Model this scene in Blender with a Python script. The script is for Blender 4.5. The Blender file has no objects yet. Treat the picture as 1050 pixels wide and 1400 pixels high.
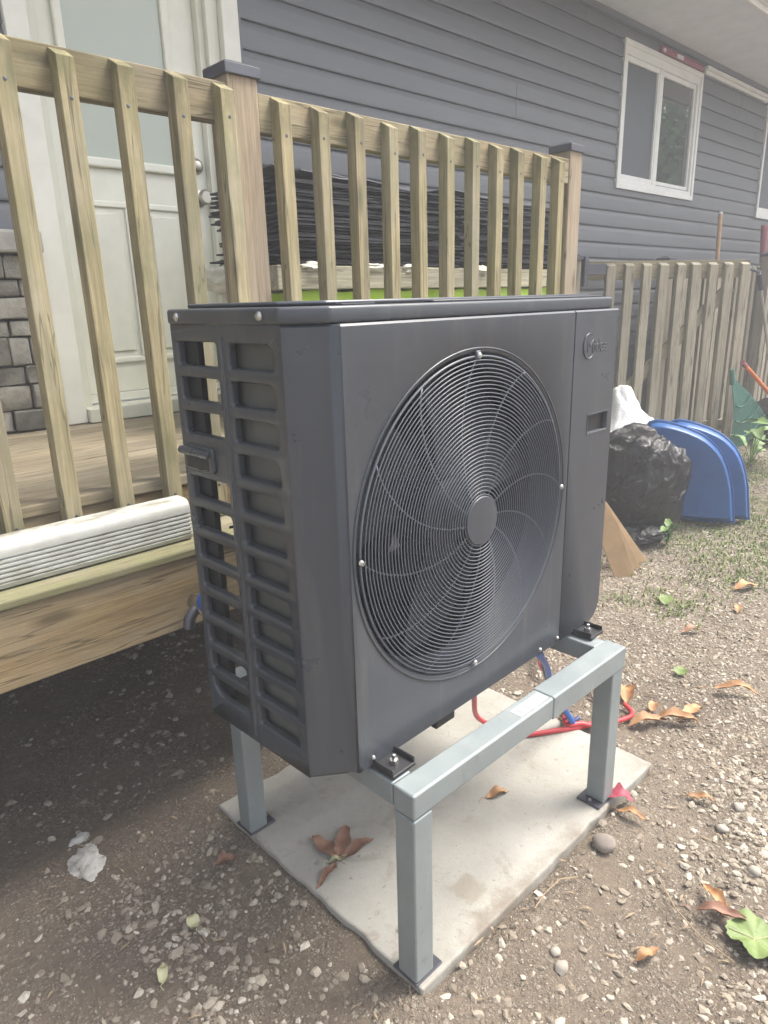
import bpy, bmesh, math, random
import numpy as np
from mathutils import Vector, Matrix, Euler

random.seed(7)
rng = np.random.default_rng(11)
scene = bpy.context.scene
COL = scene.collection
R = math.radians

# ------------------------------------------------------------------ camera
CAM = Vector((-0.629, -0.810, 1.314))
yaw, pitch, roll = R(43.6087), R(-16.9365), R(-1.5405)
fwd = Vector((math.sin(yaw)*math.cos(pitch), math.cos(yaw)*math.cos(pitch), math.sin(pitch)))
rt = Vector((math.cos(yaw), -math.sin(yaw), 0))
up = rt.cross(fwd)
rt2 = math.cos(roll)*rt + math.sin(roll)*up
up2 = -math.sin(roll)*rt + math.cos(roll)*up
cd = bpy.data.cameras.new('camera')
cam = bpy.data.objects.new('camera', cd)
COL.objects.link(cam)
cd.sensor_fit = 'HORIZONTAL'
cd.sensor_width = 36.0
cd.lens = 951.65/1050*36.0
cd.clip_start = 0.02
cd.clip_end = 500
M = Matrix((rt2, up2, -fwd)).transposed().to_4x4()
M.translation = CAM
cam.matrix_world = M
scene.camera = cam

# ------------------------------------------------------------------ sky, sun, exposure
SUN_EL, SUN_AZ = R(58), R(118)          # azimuth clockwise from +Y
w = bpy.data.worlds.new('World')
scene.world = w
w.use_nodes = True
nt = w.node_tree
bg = nt.nodes['Background']
sky = nt.nodes.new('ShaderNodeTexSky')
sky.sky_type = 'NISHITA'
sky.sun_disc = False
sky.sun_elevation = SUN_EL
sky.sun_rotation = SUN_AZ
sky.air_density = 1.0
sky.dust_density = 6.0
sky.ozone_density = 1.0
hs = nt.nodes.new('ShaderNodeHueSaturation')
hs.inputs['Saturation'].default_value = 0.45      # overcast: cloud cover greys the blue
nt.links.new(sky.outputs[0], hs.inputs['Color'])
nt.links.new(hs.outputs[0], bg.inputs['Color'])
bg.inputs['Strength'].default_value = 0.13
sd = bpy.data.lights.new('sun', 'SUN')
sd.energy = 1.5
sd.angle = R(22)
sd.color = (1.0, 0.93, 0.82)
sun = bpy.data.objects.new('sun', sd)
COL.objects.link(sun)
sdir = Vector((math.sin(SUN_AZ)*math.cos(SUN_EL), math.cos(SUN_AZ)*math.cos(SUN_EL), math.sin(SUN_EL)))
sun.rotation_euler = sdir.to_track_quat('Z', 'Y').to_euler()
sun.location = (4, -4, 8)
scene.view_settings.view_transform = 'Standard'
scene.view_settings.look = 'None'
scene.view_settings.exposure = 1.64
scene.view_settings.gamma = 1.0
scene.cycles.max_bounces = 6
scene.cycles.diffuse_bounces = 3
scene.cycles.glossy_bounces = 3
scene.cycles.transmission_bounces = 4
scene.cycles.volume_bounces = 0
scene.cycles.caustics_reflective = False
scene.cycles.caustics_refractive = False
scene.cycles.adaptive_threshold = 0.02

# ------------------------------------------------------------------ node helpers
class NT:
    def __init__(s, name):
        s.m = bpy.data.materials.new(name)
        s.m.use_nodes = True
        s.t = s.m.node_tree
        s.b = s.t.nodes['Principled BSDF']
    def n(s, typ, **kw):
        x = s.t.nodes.new(typ)
        for k, v in kw.items():
            setattr(x, k, v)
        return x
    def l(s, a, b):
        s.t.links.new(a, b)
    def setv(s, node, **kw):
        for k, v in kw.items():
            node.inputs[k.replace('_', ' ')].default_value = v
    def coords(s, scale=(1, 1, 1), rnd=True, kind='Object'):
        tc = s.n('ShaderNodeTexCoord')
        out = tc.outputs[kind]
        if rnd:
            oi = s.n('ShaderNodeObjectInfo')
            m = s.n('ShaderNodeMath', operation='MULTIPLY')
            m.inputs[1].default_value = 37.0
            s.l(oi.outputs['Random'], m.inputs[0])
            a = s.n('ShaderNodeVectorMath', operation='ADD')
            s.l(out, a.inputs[0])
            s.l(m.outputs[0], a.inputs[1])
            out = a.outputs[0]
        mp = s.n('ShaderNodeMapping')
        mp.inputs['Scale'].default_value = scale
        s.l(out, mp.inputs['Vector'])
        return mp.outputs[0]
    def noise(s, vec, scale=5, detail=4, rough=0.6, dist=0.0):
        x = s.n('ShaderNodeTexNoise')
        x.inputs['Scale'].default_value = scale
        x.inputs['Detail'].default_value = detail
        x.inputs['Roughness'].default_value = rough
        x.inputs['Distortion'].default_value = dist
        if vec is not None:
            s.l(vec, x.inputs['Vector'])
        return x.outputs['Fac']
    def ramp(s, fac, stops, interp='LINEAR'):
        r = s.n('ShaderNodeValToRGB')
        r.color_ramp.interpolation = interp
        e = r.color_ramp.elements
        while len(e) < len(stops):
            e.new(0.5)
        for el, (p, c) in zip(e, stops):
            el.position = p
            el.color = (*c, 1) if len(c) == 3 else c
        s.l(fac, r.inputs[0])
        return r.outputs[0]
    def mix(s, fac, a, b, blend='MIX'):
        x = s.n('ShaderNodeMix', data_type='RGBA', blend_type=blend)
        for sock, v in ((x.inputs[0], fac), (x.inputs[6], a), (x.inputs[7], b)):
            if isinstance(v, (int, float)):
                sock.default_value = v
            elif isinstance(v, tuple):
                sock.default_value = (*v, 1) if len(v) == 3 else v
            else:
                s.l(v, sock)
        return x.outputs[2]
    def vary(s, col, amt=0.12):
        oi = s.n('ShaderNodeObjectInfo')
        mr = s.n('ShaderNodeMapRange')
        mr.inputs['To Min'].default_value = 1-amt
        mr.inputs['To Max'].default_value = 1+amt
        s.l(oi.outputs['Random'], mr.inputs['Value'])
        h = s.n('ShaderNodeHueSaturation')
        s.l(mr.outputs[0], h.inputs['Value'])
        s.l(col, h.inputs['Color'])
        return h.outputs[0]
    def bump(s, h, strength=0.3, dist=0.01):
        b = s.n('ShaderNodeBump')
        b.inputs['Strength'].default_value = strength
        b.inputs['Distance'].default_value = dist
        s.l(h, b.inputs['Height'])
        s.l(b.outputs[0], s.b.inputs['Normal'])
    def base(s, c):
        if isinstance(c, tuple):
            s.b.inputs['Base Color'].default_value = (*c, 1)
        else:
            s.l(c, s.b.inputs['Base Color'])
    def rough(s, r):
        if isinstance(r, (int, float)):
            s.b.inputs['Roughness'].default_value = r
        else:
            s.l(r, s.b.inputs['Roughness'])

def simple(name, c, rough=0.6, metal=0.0, var=0.06, nscale=8, spots=0.0, bump=0.0, bscale=60, coat=0.0, kind='Object'):
    k = NT(name)
    v = k.coords(kind=kind)
    f = k.noise(v, nscale, 5)
    c1 = tuple(max(0, x*(1-var*2)) for x in c)
    c2 = tuple(min(1, x*(1+var*2)) for x in c)
    k.base(k.ramp(f, [(0.3, c1), (0.7, c2)]))
    rr = k.ramp(k.noise(v, nscale*1.7, 4), [(0.3, (max(0, rough-.07),)*3), (0.7, (min(1, rough+.07),)*3)])
    k.rough(rr)
    k.b.inputs['Metallic'].default_value = metal
    k.b.inputs['Coat Weight'].default_value = coat
    if bump:
        k.bump(k.noise(v, bscale, 4), bump, 0.004)
    return k.m

def wood(name, c_lo, c_hi, axis='Z', moss=0.0, top_moss=None, rough=0.88, var=0.16, knots=True):
    k = NT(name)
    def ax(al, ac):
        return {'X': (al, ac, ac), 'Y': (ac, al, ac), 'Z': (ac, ac, al)}[axis]
    g = k.noise(k.coords(ax(2.4, 46)), 1.3, 7, 0.66, 0.8)
    mid = tuple((a+b)/2 for a, b in zip(c_lo, c_hi))
    col = k.ramp(g, [(0.30, tuple(x*0.72 for x in c_lo)), (0.42, c_lo), (0.55, mid), (0.72, c_hi)])
    fine = k.noise(k.coords(ax(5, 190)), 1.2, 4, 0.6, 0.2)
    col = k.mix(k.ramp(fine, [(0.36, (.42,)*3), (0.52, (0,)*3)]), col, tuple(x*0.55 for x in c_lo))
    blot = k.noise(k.coords(ax(2.2, 8)), 1.0, 6, 0.65, 0.4)
    col = k.mix(k.ramp(blot, [(0.47, (0, 0, 0)), (0.72, (.5, .5, .5))]), col, tuple(x*0.42 for x in c_lo))
    grey = k.noise(k.coords(ax(1.4, 5)), 1.1, 4, 0.6)
    col = k.mix(k.ramp(grey, [(0.42, (0, 0, 0)), (0.66, (.6, .6, .6))]), col, (0.31, 0.285, 0.225))
    if knots:
        vo = k.n('ShaderNodeTexVoronoi')
        k.l(k.coords(ax(3.0, 11)), vo.inputs['Vector'])
        vo.inputs['Scale'].default_value = 1.0
        col = k.mix(k.ramp(vo.outputs['Distance'], [(0.07, (.8, .8, .8)), (0.19, (0, 0, 0))]), col, tuple(x*0.34 for x in c_lo))
    crack = k.noise(k.coords(ax(1.1, 30)), 1.0, 3, 0.5, 0.3)
    col = k.mix(k.ramp(crack, [(0.488, (0, 0, 0)), (0.498, (.75,)*3), (0.504, (.75,)*3), (0.514, (0, 0, 0))]), col, tuple(x*0.30 for x in c_lo))
    if moss:
        mf = k.noise(k.coords((6, 6, 3.5)), 1.3, 7, 0.7)
        f = k.ramp(mf, [(0.44, (0, 0, 0)), (0.68, (moss, moss, moss))])
        if top_moss is not None:
            tc = k.n('ShaderNodeTexCoord')
            sx = k.n('ShaderNodeSeparateXYZ')
            k.l(tc.outputs['Object'], sx.inputs[0])
            mr = k.n('ShaderNodeMapRange')
            mr.inputs['From Min'].default_value = top_moss[0]
            mr.inputs['From Max'].default_value = top_moss[1]
            k.l(sx.outputs['Z'], mr.inputs['Value'])
            mm = k.n('ShaderNodeMath', operation='MULTIPLY')
            k.l(mr.outputs[0], mm.inputs[0])
            nn = k.noise(k.coords((14, 14, 8)), 1.2, 6, 0.7)
            ms = k.n('ShaderNodeMapRange')
            ms.inputs['From Min'].default_value = 0.36
            ms.inputs['From Max'].default_value = 0.56
            k.l(nn, ms.inputs['Value'])
            k.l(ms.outputs[0], mm.inputs[1])
            col = k.mix(mm.outputs[0], col, (0.120, 0.110, 0.050))
        col = k.mix(f, col, (0.165, 0.168, 0.080))
    col = k.vary(col, var)
    k.base(col)
    k.rough(rough)
    k.bump(g, 0.45, 0.003)
    return k.m

# ------------------------------------------------------------------ materials
MT = {}
MT['picket'] = wood('picket_wood', (0.275, 0.230, 0.128), (0.470, 0.410, 0.240), 'Z', 0.60, (0.93, 1.05))
MT['post'] = wood('post_wood', (0.290, 0.225, 0.155), (0.430, 0.350, 0.255), 'Z', 0.18)
MT['rail'] = wood('rail_wood', (0.205, 0.160, 0.088), (0.345, 0.285, 0.165), 'X', 0.45)
MT['deckboard'] = wood('deck_board_wood', (0.255, 0.208, 0.138), (0.390, 0.330, 0.225), 'X', 0.20)
MT['fascia'] = wood('fascia_wood', (0.255, 0.182, 0.092), (0.380, 0.285, 0.155), 'X', 0.20)
MT['ledge'] = wood('ledge_wood', (0.150, 0.132, 0.075), (0.260, 0.232, 0.130), 'X', 0.9)  # base darkened for moss and for the downspout's contact shade
MT['oldpicket'] = wood('weathered_picket_wood', (0.262, 0.234, 0.178), (0.405, 0.370, 0.290), 'Z', 0.25)
MT['oldrail'] = wood('weathered_rail_wood', (0.250, 0.215, 0.135), (0.385, 0.340, 0.225), 'X', 0.40)
MT['lumber'] = wood('stored_lumber_wood', (0.33, 0.31, 0.23), (0.50, 0.48, 0.37), 'X', 0.15)

def paint_unit():
    k = NT('charcoal_powder_coat')
    v = k.coords((1, 1, 1), rnd=False)
    f = k.noise(v, 3.0, 7, 0.65)
    c = k.ramp(f, [(0.3, (0.043, 0.050, 0.062)), (0.7, (0.053, 0.060, 0.071))])
    # settled dust and faint run marks
    st_ = k.noise(k.coords((16, 16, 1.4), rnd=False), 1.2, 6, 0.7)
    c = k.mix(k.ramp(st_, [(0.52, (0,)*3), (0.76, (.22,)*3)]), c, (0.20, 0.185, 0.165))
    k.base(c)
    k.rough(k.ramp(k.noise(v, 7, 6, 0.7), [(0.3, (.25,)*3), (0.7, (.40,)*3)]))
    k.b.inputs['Specular IOR Level'].default_value = 0.6
    k.bump(k.noise(v, 2.2, 2), 0.06, 0.02)
    return k.m
MT['unit'] = paint_unit()
MT['unit_dark'] = simple('black_plastic', (0.018, 0.019, 0.022), 0.5)
MT['wire'] = simple('guard_wire_coating', (0.098, 0.110, 0.135), 0.36, 0.0)
MT['fan'] = simple('fan_blade_plastic', (0.030, 0.033, 0.042), 0.45)
MT['inner'] = simple('inner_sheet_metal', (0.12, 0.124, 0.118), 0.55, 0.2, var=0.1, nscale=3)
MT['screw'] = simple('bright_steel', (0.55, 0.55, 0.54), 0.28, 1.0)
MT['label'] = simple('pale_sticker', (0.62, 0.63, 0.65), 0.5)
MT['label_dark'] = simple('sticker_print', (0.30, 0.31, 0.33), 0.5)

def galv():
    k = NT('grey_painted_steel_tube')
    v = k.coords((1, 1, 1))
    f = k.noise(v, 7, 6, 0.65)
    c = k.ramp(f, [(0.3, (0.225, 0.262, 0.272)), (0.7, (0.295, 0.332, 0.340))])
    c = k.mix(k.ramp(k.noise(v, 26, 6, 0.7), [(0.60, (0, 0, 0)), (0.74, (.55,)*3)]), c, (0.185, 0.17, 0.145))
    c = k.mix(k.ramp(k.noise(k.coords((90, 90, 6)), 1.2, 5, 0.7), [(0.63, (0,)*3), (0.70, (.4,)*3)]), c, (0.46, 0.49, 0.48))
    k.base(c)
    k.rough(k.ramp(k.noise(v, 14, 4), [(0.3, (.38,)*3), (0.7, (.52,)*3)]))
    k.b.inputs['Metallic'].default_value = 0.25
    return k.m
MT['galv'] = galv()

def concrete():
    k = NT('concrete_slab')
    v = k.coords((1, 1, 1), rnd=False)
    f = k.noise(v, 3.5, 8, 0.65)
    c = k.ramp(f, [(0.25, (0.275, 0.265, 0.235)), (0.6, (0.385, 0.375, 0.340)), (0.8, (0.455, 0.445, 0.410))])
    d = k.noise(v, 9, 6, 0.7, 0.6)
    c = k.mix(k.ramp(d, [(0.56, (0, 0, 0)), (0.72, (.7,)*3)]), c, (0.21, 0.175, 0.135))
    s = k.noise(v, 55, 3)
    c = k.mix(k.ramp(s, [(0.68, (0, 0, 0)), (0.74, (.8,)*3)]), c, (0.20, 0.18, 0.15))
    # dried mud along the outer border of the slab
    tc = k.n('ShaderNodeTexCoord')
    sx = k.n('ShaderNodeSeparateXYZ')
    k.l(tc.outputs['Object'], sx.inputs[0])
    mr = k.n('ShaderNodeMapRange')
    mr.inputs['From Min'].default_value = 0.105
    mr.inputs['From Max'].default_value = 0.0
    ad = k.n('ShaderNodeMath', operation='MULTIPLY_ADD')
    k.l(k.noise(v, 14, 5, 0.7), ad.inputs[0])
    ad.inputs[1].default_value = 0.10
    k.l(sx.outputs['Y'], ad.inputs[2])
    k.l(ad.outputs[0], mr.inputs['Value'])
    msk = k.mix(1.0, k.ramp(mr.outputs[0], [(0.1, (0,)*3), (0.45, (.75,)*3)]), k.ramp(k.noise(v, 6, 5), [(0.42, (0,)*3), (0.6, (1,)*3)]), 'MULTIPLY')
    c = k.mix(msk, c, (0.20, 0.165, 0.13))
    # rough patch where a square plate once sat, with ragged edges
    vm = k.n('ShaderNodeMapping')
    vm.inputs['Location'].default_value = (-0.248, -0.090, 0)
    k.l(tc.outputs['Object'], vm.inputs['Vector'])
    sa = k.n('ShaderNodeSeparateXYZ')
    k.l(vm.outputs[0], sa.inputs[0])
    ab1 = k.n('ShaderNodeMath', operation='ABSOLUTE'); k.l(sa.outputs['X'], ab1.inputs[0])
    ab2 = k.n('ShaderNodeMath', operation='ABSOLUTE'); k.l(sa.outputs['Y'], ab2.inputs[0])
    mx = k.n('ShaderNodeMath', operation='MAXIMUM'); k.l(ab1.outputs[0], mx.inputs[0]); k.l(ab2.outputs[0], mx.inputs[1])
    ad2 = k.n('ShaderNodeMath', operation='MULTIPLY_ADD')
    k.l(k.noise(v, 60, 6, 0.75), ad2.inputs[0]); ad2.inputs[1].default_value = 0.045; k.l(mx.outputs[0], ad2.inputs[2])
    c = k.mix(k.ramp(ad2.outputs[0], [(0.050, (.6,)*3), (0.060, (0,)*3)]), c, (0.235, 0.205, 0.155))
    c = k.mix(k.ramp(k.noise(v, 130, 3, 0.6), [(0.66, (0,)*3), (0.72, (.55,)*3)]), c, (0.17, 0.15, 0.125))
    c = k.mix(k.ramp(k.noise(v, 22, 6, 0.75), [(0.60, (0,)*3), (0.68, (.5,)*3)]), c, (0.215, 0.185, 0.15))
    k.base(c)
    k.rough(0.9)
    k.bump(k.noise(v, 90, 7, 0.75), 0.55, 0.004)
    return k.m
MT['concrete'] = concrete()

def dirt():
    k = NT('dry_dirt')
    v = k.coords((1, 1, 1), rnd=False)
    f = k.noise(v, 1.6, 8, 0.62)
    c = k.ramp(f, [(0.3, (0.165, 0.126, 0.092)), (0.55, (0.228, 0.182, 0.136)), (0.75, (0.290, 0.240, 0.184))])
    g = k.noise(v, 60, 6, 0.75)
    c = k.mix(k.ramp(g, [(0.35, (.6,)*3), (0.6, (0,)*3)]), c, (0.105, 0.085, 0.068))
    hsum = k.noise(v, 110, 7, 0.8)
    for sc_, lo in ((95, 0.40), (210, 0.36)):
        vo = k.n('ShaderNodeTexVoronoi'); vo.inputs['Scale'].default_value = sc_
        wv = k.n('ShaderNodeVectorMath', operation='ADD'); k.l(v, wv.inputs[0])
        nz = k.n('ShaderNodeTexNoise'); nz.inputs['Scale'].default_value = 40; k.l(v, nz.inputs['Vector'])
        sc3 = k.n('ShaderNodeVectorMath', operation='SCALE'); sc3.inputs['Scale'].default_value = 0.012
        k.l(nz.outputs['Color'], sc3.inputs[0]); k.l(sc3.outputs[0], wv.inputs[1])
        k.l(wv.outputs[0], vo.inputs['Vector'])
        sep = k.n('ShaderNodeSeparateColor'); k.l(vo.outputs['Color'], sep.inputs[0])
        cc = k.ramp(sep.outputs[0], [(0.0, (0.135, 0.104, 0.078)), (0.5, (0.25, 0.208, 0.160)), (0.85, (0.335, 0.292, 0.232)), (1.0, (0.42, 0.38, 0.315))])
        body = k.ramp(vo.outputs['Distance'], [(0.32, (1,)*3), (0.55, (0,)*3)])
        patch = k.ramp(k.noise(v, 5.5, 5, 0.65), [(lo, (0,)*3), (lo+0.16, (1,)*3)])
        some = k.ramp(sep.outputs[1], [(0.30, (0,)*3), (0.42, (1,)*3)])
        m_ = k.mix(1.0, k.mix(1.0, body, patch, 'MULTIPLY'), some, 'MULTIPLY')
        c = k.mix(m_, c, cc)
        hm = k.n('ShaderNodeMath', operation='MULTIPLY_ADD')
        k.l(m_, hm.inputs[0]); hm.inputs[1].default_value = 0.55 if sc_ < 150 else 0.3
        k.l(hsum, hm.inputs[2]); hsum = hm.outputs[0]
    k.base(c)
    k.rough(0.95)
    k.bump(hsum, 1.0, 0.008)
    return k.m
MT['dirt'] = dirt()

def gravel_mat():
    k = NT('limestone_gravel')
    at = k.n('ShaderNodeAttribute', attribute_name='rnd')
    c = k.ramp(at.outputs['Fac'], [(0.0, (0.165, 0.134, 0.102)), (0.35, (0.262, 0.224, 0.176)), (0.7, (0.350, 0.310, 0.250)),
                                   (0.94, (0.43, 0.39, 0.325)), (1.0, (0.52, 0.485, 0.42))])
    v = k.coords(rnd=False)
    c = k.mix(k.ramp(k.noise(v, 180, 4), [(0.45, (0,)*3), (0.7, (.55,)*3)]), c, (0.20, 0.165, 0.13))
    k.base(c)
    k.rough(0.92)
    return k.m
MT['gravel'] = gravel_mat()

def siding_mat(name, c):
    k = NT(name)
    v = k.coords((1.2, 14, 14), rnd=True)
    f = k.noise(v, 2.0, 6, 0.6)
    col = k.ramp(f, [(0.3, tuple(x*0.93 for x in c)), (0.7, tuple(x*1.06 for x in c))])
    col = k.mix(k.ramp(k.noise(k.coords((.5, 3, 3)), 1.4, 5), [(0.55, (0,)*3), (0.8, (.25,)*3)]), col, tuple(min(1, x*1.35) for x in c))
    k.base(k.vary(col, 0.03))
    k.rough(0.48)
    k.bump(k.noise(k.coords((1.0, 22, 22)), 3, 4), 0.10, 0.002)
    return k.m
MT['siding'] = siding_mat('slate_vinyl_siding', (0.138, 0.148, 0.163))
MT['white'] = simple('white_vinyl_trim', (0.76, 0.77, 0.74), 0.45, var=0.03)
MT['cream'] = simple('cream_painted_trim', (0.76, 0.76, 0.68), 0.5, var=0.03)
MT['doorpaint'] = simple('pale_sage_door_paint', (0.77, 0.77, 0.67), 0.42, var=0.03)
MT['jamb'] = simple('sage_jamb_paint', (0.70, 0.70, 0.60), 0.5, var=0.03)
MT['soffit'] = simple('pale_soffit', (0.74, 0.77, 0.82), 0.55, var=0.03)
MT['roof'] = simple('roof_shingle', (0.10, 0.10, 0.11), 0.9, var=0.15, nscale=20)
MT['darkroom'] = simple('dim_interior', (0.05, 0.055, 0.065), 0.8)
MT['brass'] = simple('satin_nickel', (0.45, 0.43, 0.38), 0.35, 1.0)
MT['cap'] = simple('dark_metal_post_cap', (0.085, 0.088, 0.105), 0.35, 0.4)

def glass_mat(name, c, rough=0.03, spec=0.8):
    k = NT(name)
    k.base(c)
    k.rough(rough)
    k.b.inputs['Specular IOR Level'].default_value = spec
    k.b.inputs['IOR'].default_value = 2.3 if name == 'window_glass' else 1.52
    k.bump(k.noise(k.coords((1, 1, 1)), 4, 2), 0.02, 0.01)
    return k.m
MT['glass'] = glass_mat('window_glass', (0.035, 0.045, 0.05), 0.02, 1.0)
MT['screen'] = glass_mat('insect_screen', (0.088, 0.100, 0.118), 0.4, 0.4)
MT['doorglass'] = glass_mat('obscure_door_glass', (0.40, 0.45, 0.38), 0.06, 0.8)

def stone_mat():
    k = NT('grey_ashlar_stone')
    v = k.coords((1, 1, 1))
    f = k.noise(v, 14, 7, 0.65)
    c = k.ramp(f, [(0.3, (0.190, 0.182, 0.160)), (0.7, (0.320, 0.305, 0.265))])
    k.base(k.vary(c, 0.28))
    k.rough(0.9)
    k.bump(k.noise(v, 28, 7, 0.7), 0.9, 0.015)
    return k.m
MT['stone'] = stone_mat()
MT['stonecap'] = simple('cast_stone_sill', (0.34, 0.33, 0.30), 0.9, var=0.1, nscale=14, bump=0.6, bscale=40)
MT['mortar'] = simple('dark_mortar', (0.12, 0.115, 0.10), 0.95, bump=0.5)
MT['foundation'] = simple('foundation_concrete', (0.22, 0.21, 0.20), 0.95, var=0.12)

def downspout_mat():
    k = NT('aged_white_aluminium')
    v = k.coords((5, 14, 14), rnd=False)
    f = k.noise(v, 2.2, 7, 0.75)
    tc = k.n('ShaderNodeTexCoord')
    sx = k.n('ShaderNodeSeparateXYZ')
    k.l(tc.outputs['Normal'], sx.inputs[0])
    upf = k.ramp(sx.outputs['Z'], [(0.40, (0.28,)*3), (0.85, (1,)*3)])
    dm = k.mix(1.0, k.ramp(f, [(0.43, (0,)*3), (0.60, (.85,)*3)]), upf, 'MULTIPLY')
    k.base(k.mix(dm, (0.50, 0.52, 0.50), (0.20, 0.18, 0.125)))
    k.rough(0.42)
    return k.m
MT['downspout'] = downspout_mat()

def bag_mat(name, c, rough):
    k = NT(name)
    k.base(c)
    k.rough(rough)
    f1 = k.noise(k.coords((1, 1, 0.7)), 13, 6, 0.6, 1.6)
    sub_ = k.n('ShaderNodeMath', operation='SUBTRACT'); k.l(f1, sub_.inputs[0]); sub_.inputs[1].default_value = 0.5
    ab = k.n('ShaderNodeMath', operation='ABSOLUTE'); k.l(sub_.outputs[0], ab.inputs[0])
    pw = k.n('ShaderNodeMath', operation='POWER'); k.l(ab.outputs[0], pw.inputs[0]); pw.inputs[1].default_value = 0.6
    k.bump(pw.outputs[0], 0.5, -0.02)
    return k.m
MT['blackbag'] = bag_mat('black_bin_liner', (0.014, 0.014, 0.017), 0.20)
MT['whitebag'] = bag_mat('white_plastic_sack', (0.74, 0.74, 0.76), 0.45)
MT['blue'] = simple('blue_tray_plastic', (0.030, 0.105, 0.300), 0.36, var=0.12, nscale=3)
MT['cardboard'] = simple('brown_cardboard', (0.40, 0.275, 0.155), 0.85, var=0.08)
MT['green'] = simple('green_rake_plastic', (0.035, 0.135, 0.105), 0.45, var=0.1)
MT['orange'] = simple('orange_handle_paint', (0.62, 0.17, 0.06), 0.5)
MT['red'] = simple('faded_red_paint', (0.30, 0.085, 0.105), 0.5)
MT['steel'] = simple('grey_steel_shaft', (0.40, 0.40, 0.39), 0.4, 0.7)
MT['grip'] = simple('navy_rubber_grip', (0.025, 0.027, 0.05), 0.6)
MT['stick'] = simple('bare_wood_handle', (0.52, 0.33, 0.19), 0.7)
MT['redhose'] = simple('red_tubing', (0.52, 0.045, 0.055), 0.4)
MT['bluehose'] = simple('blue_tubing', (0.03, 0.12, 0.42), 0.4)
MT['navyhose'] = simple('navy_cable', (0.035, 0.045, 0.13), 0.45)
MT['lime'] = simple('lime_green_tarp', (0.42, 0.66, 0.035), 0.45, var=0.1, nscale=6, bump=0.6, bscale=16)
MT['shingle'] = simple('black_roof_felt', (0.026, 0.027, 0.036), 0.85, var=0.3, nscale=12, bump=0.5, bscale=90)
MT['greyfelt'] = simple('grey_roof_felt', (0.17, 0.17, 0.185), 0.8, var=0.15)
MT['wrap'] = simple('torn_clear_wrap', (0.56, 0.55, 0.47), 0.4, var=0.1, bump=0.8, bscale=18)
MT['blacksheet'] = simple('black_plastic_sheet', (0.012, 0.013, 0.017), 0.5, bump=0.4, bscale=12)
MT['plaster'] = simple('white_plaster_lump', (0.44, 0.43, 0.41), 0.85, var=0.2, nscale=20, bump=0.7, bscale=50)
MT['pebble'] = simple('grey_brown_cobble', (0.25, 0.215, 0.185), 0.85, var=0.12, nscale=14, bump=0.3, bscale=60)
MT['palestone'] = simple('pale_pebble', (0.34, 0.31, 0.265), 0.85, var=0.12, nscale=14)

def leafm(name, c1, c2, sss=0.0):
    k = NT(name)
    v = k.coords((1, 1, 1))
    k.base(k.vary(k.ramp(k.noise(v, 22, 6, 0.65), [(0.3, c1), (0.7, c2)]), 0.15))
    k.rough(0.6)
    k.bump(k.noise(v, 60, 4), 0.3, 0.004)
    return k.m
MT['leaf_orange'] = leafm('orange_dead_leaf', (0.27, 0.125, 0.052), (0.50, 0.30, 0.145))
MT['leaf_brown'] = leafm('brown_dead_leaf', (0.16, 0.075, 0.050), (0.33, 0.185, 0.12))
MT['leaf_pink'] = leafm('crimson_leaf', (0.33, 0.035, 0.075), (0.48, 0.10, 0.14))
MT['leaf_green'] = leafm('fresh_green_leaf', (0.105, 0.155, 0.042), (0.190, 0.250, 0.085))
MT['leaf_pale'] = leafm('pale_yellow_leaf', (0.36, 0.36, 0.20), (0.50, 0.49, 0.31))
MT['weed'] = leafm('weed_green', (0.09, 0.16, 0.05), (0.20, 0.31, 0.10))
MT['grass'] = leafm('sparse_grass_green', (0.10, 0.15, 0.04), (0.24, 0.29, 0.09))
MT['foliage'] = leafm('tree_leaf_green', (0.08, 0.14, 0.03), (0.20, 0.30, 0.09))
MT['bark'] = simple('tree_bark', (0.10, 0.08, 0.06), 0.95, var=0.2)
MT['twig'] = simple('dry_twig', (0.30, 0.23, 0.15), 0.9)

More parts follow.
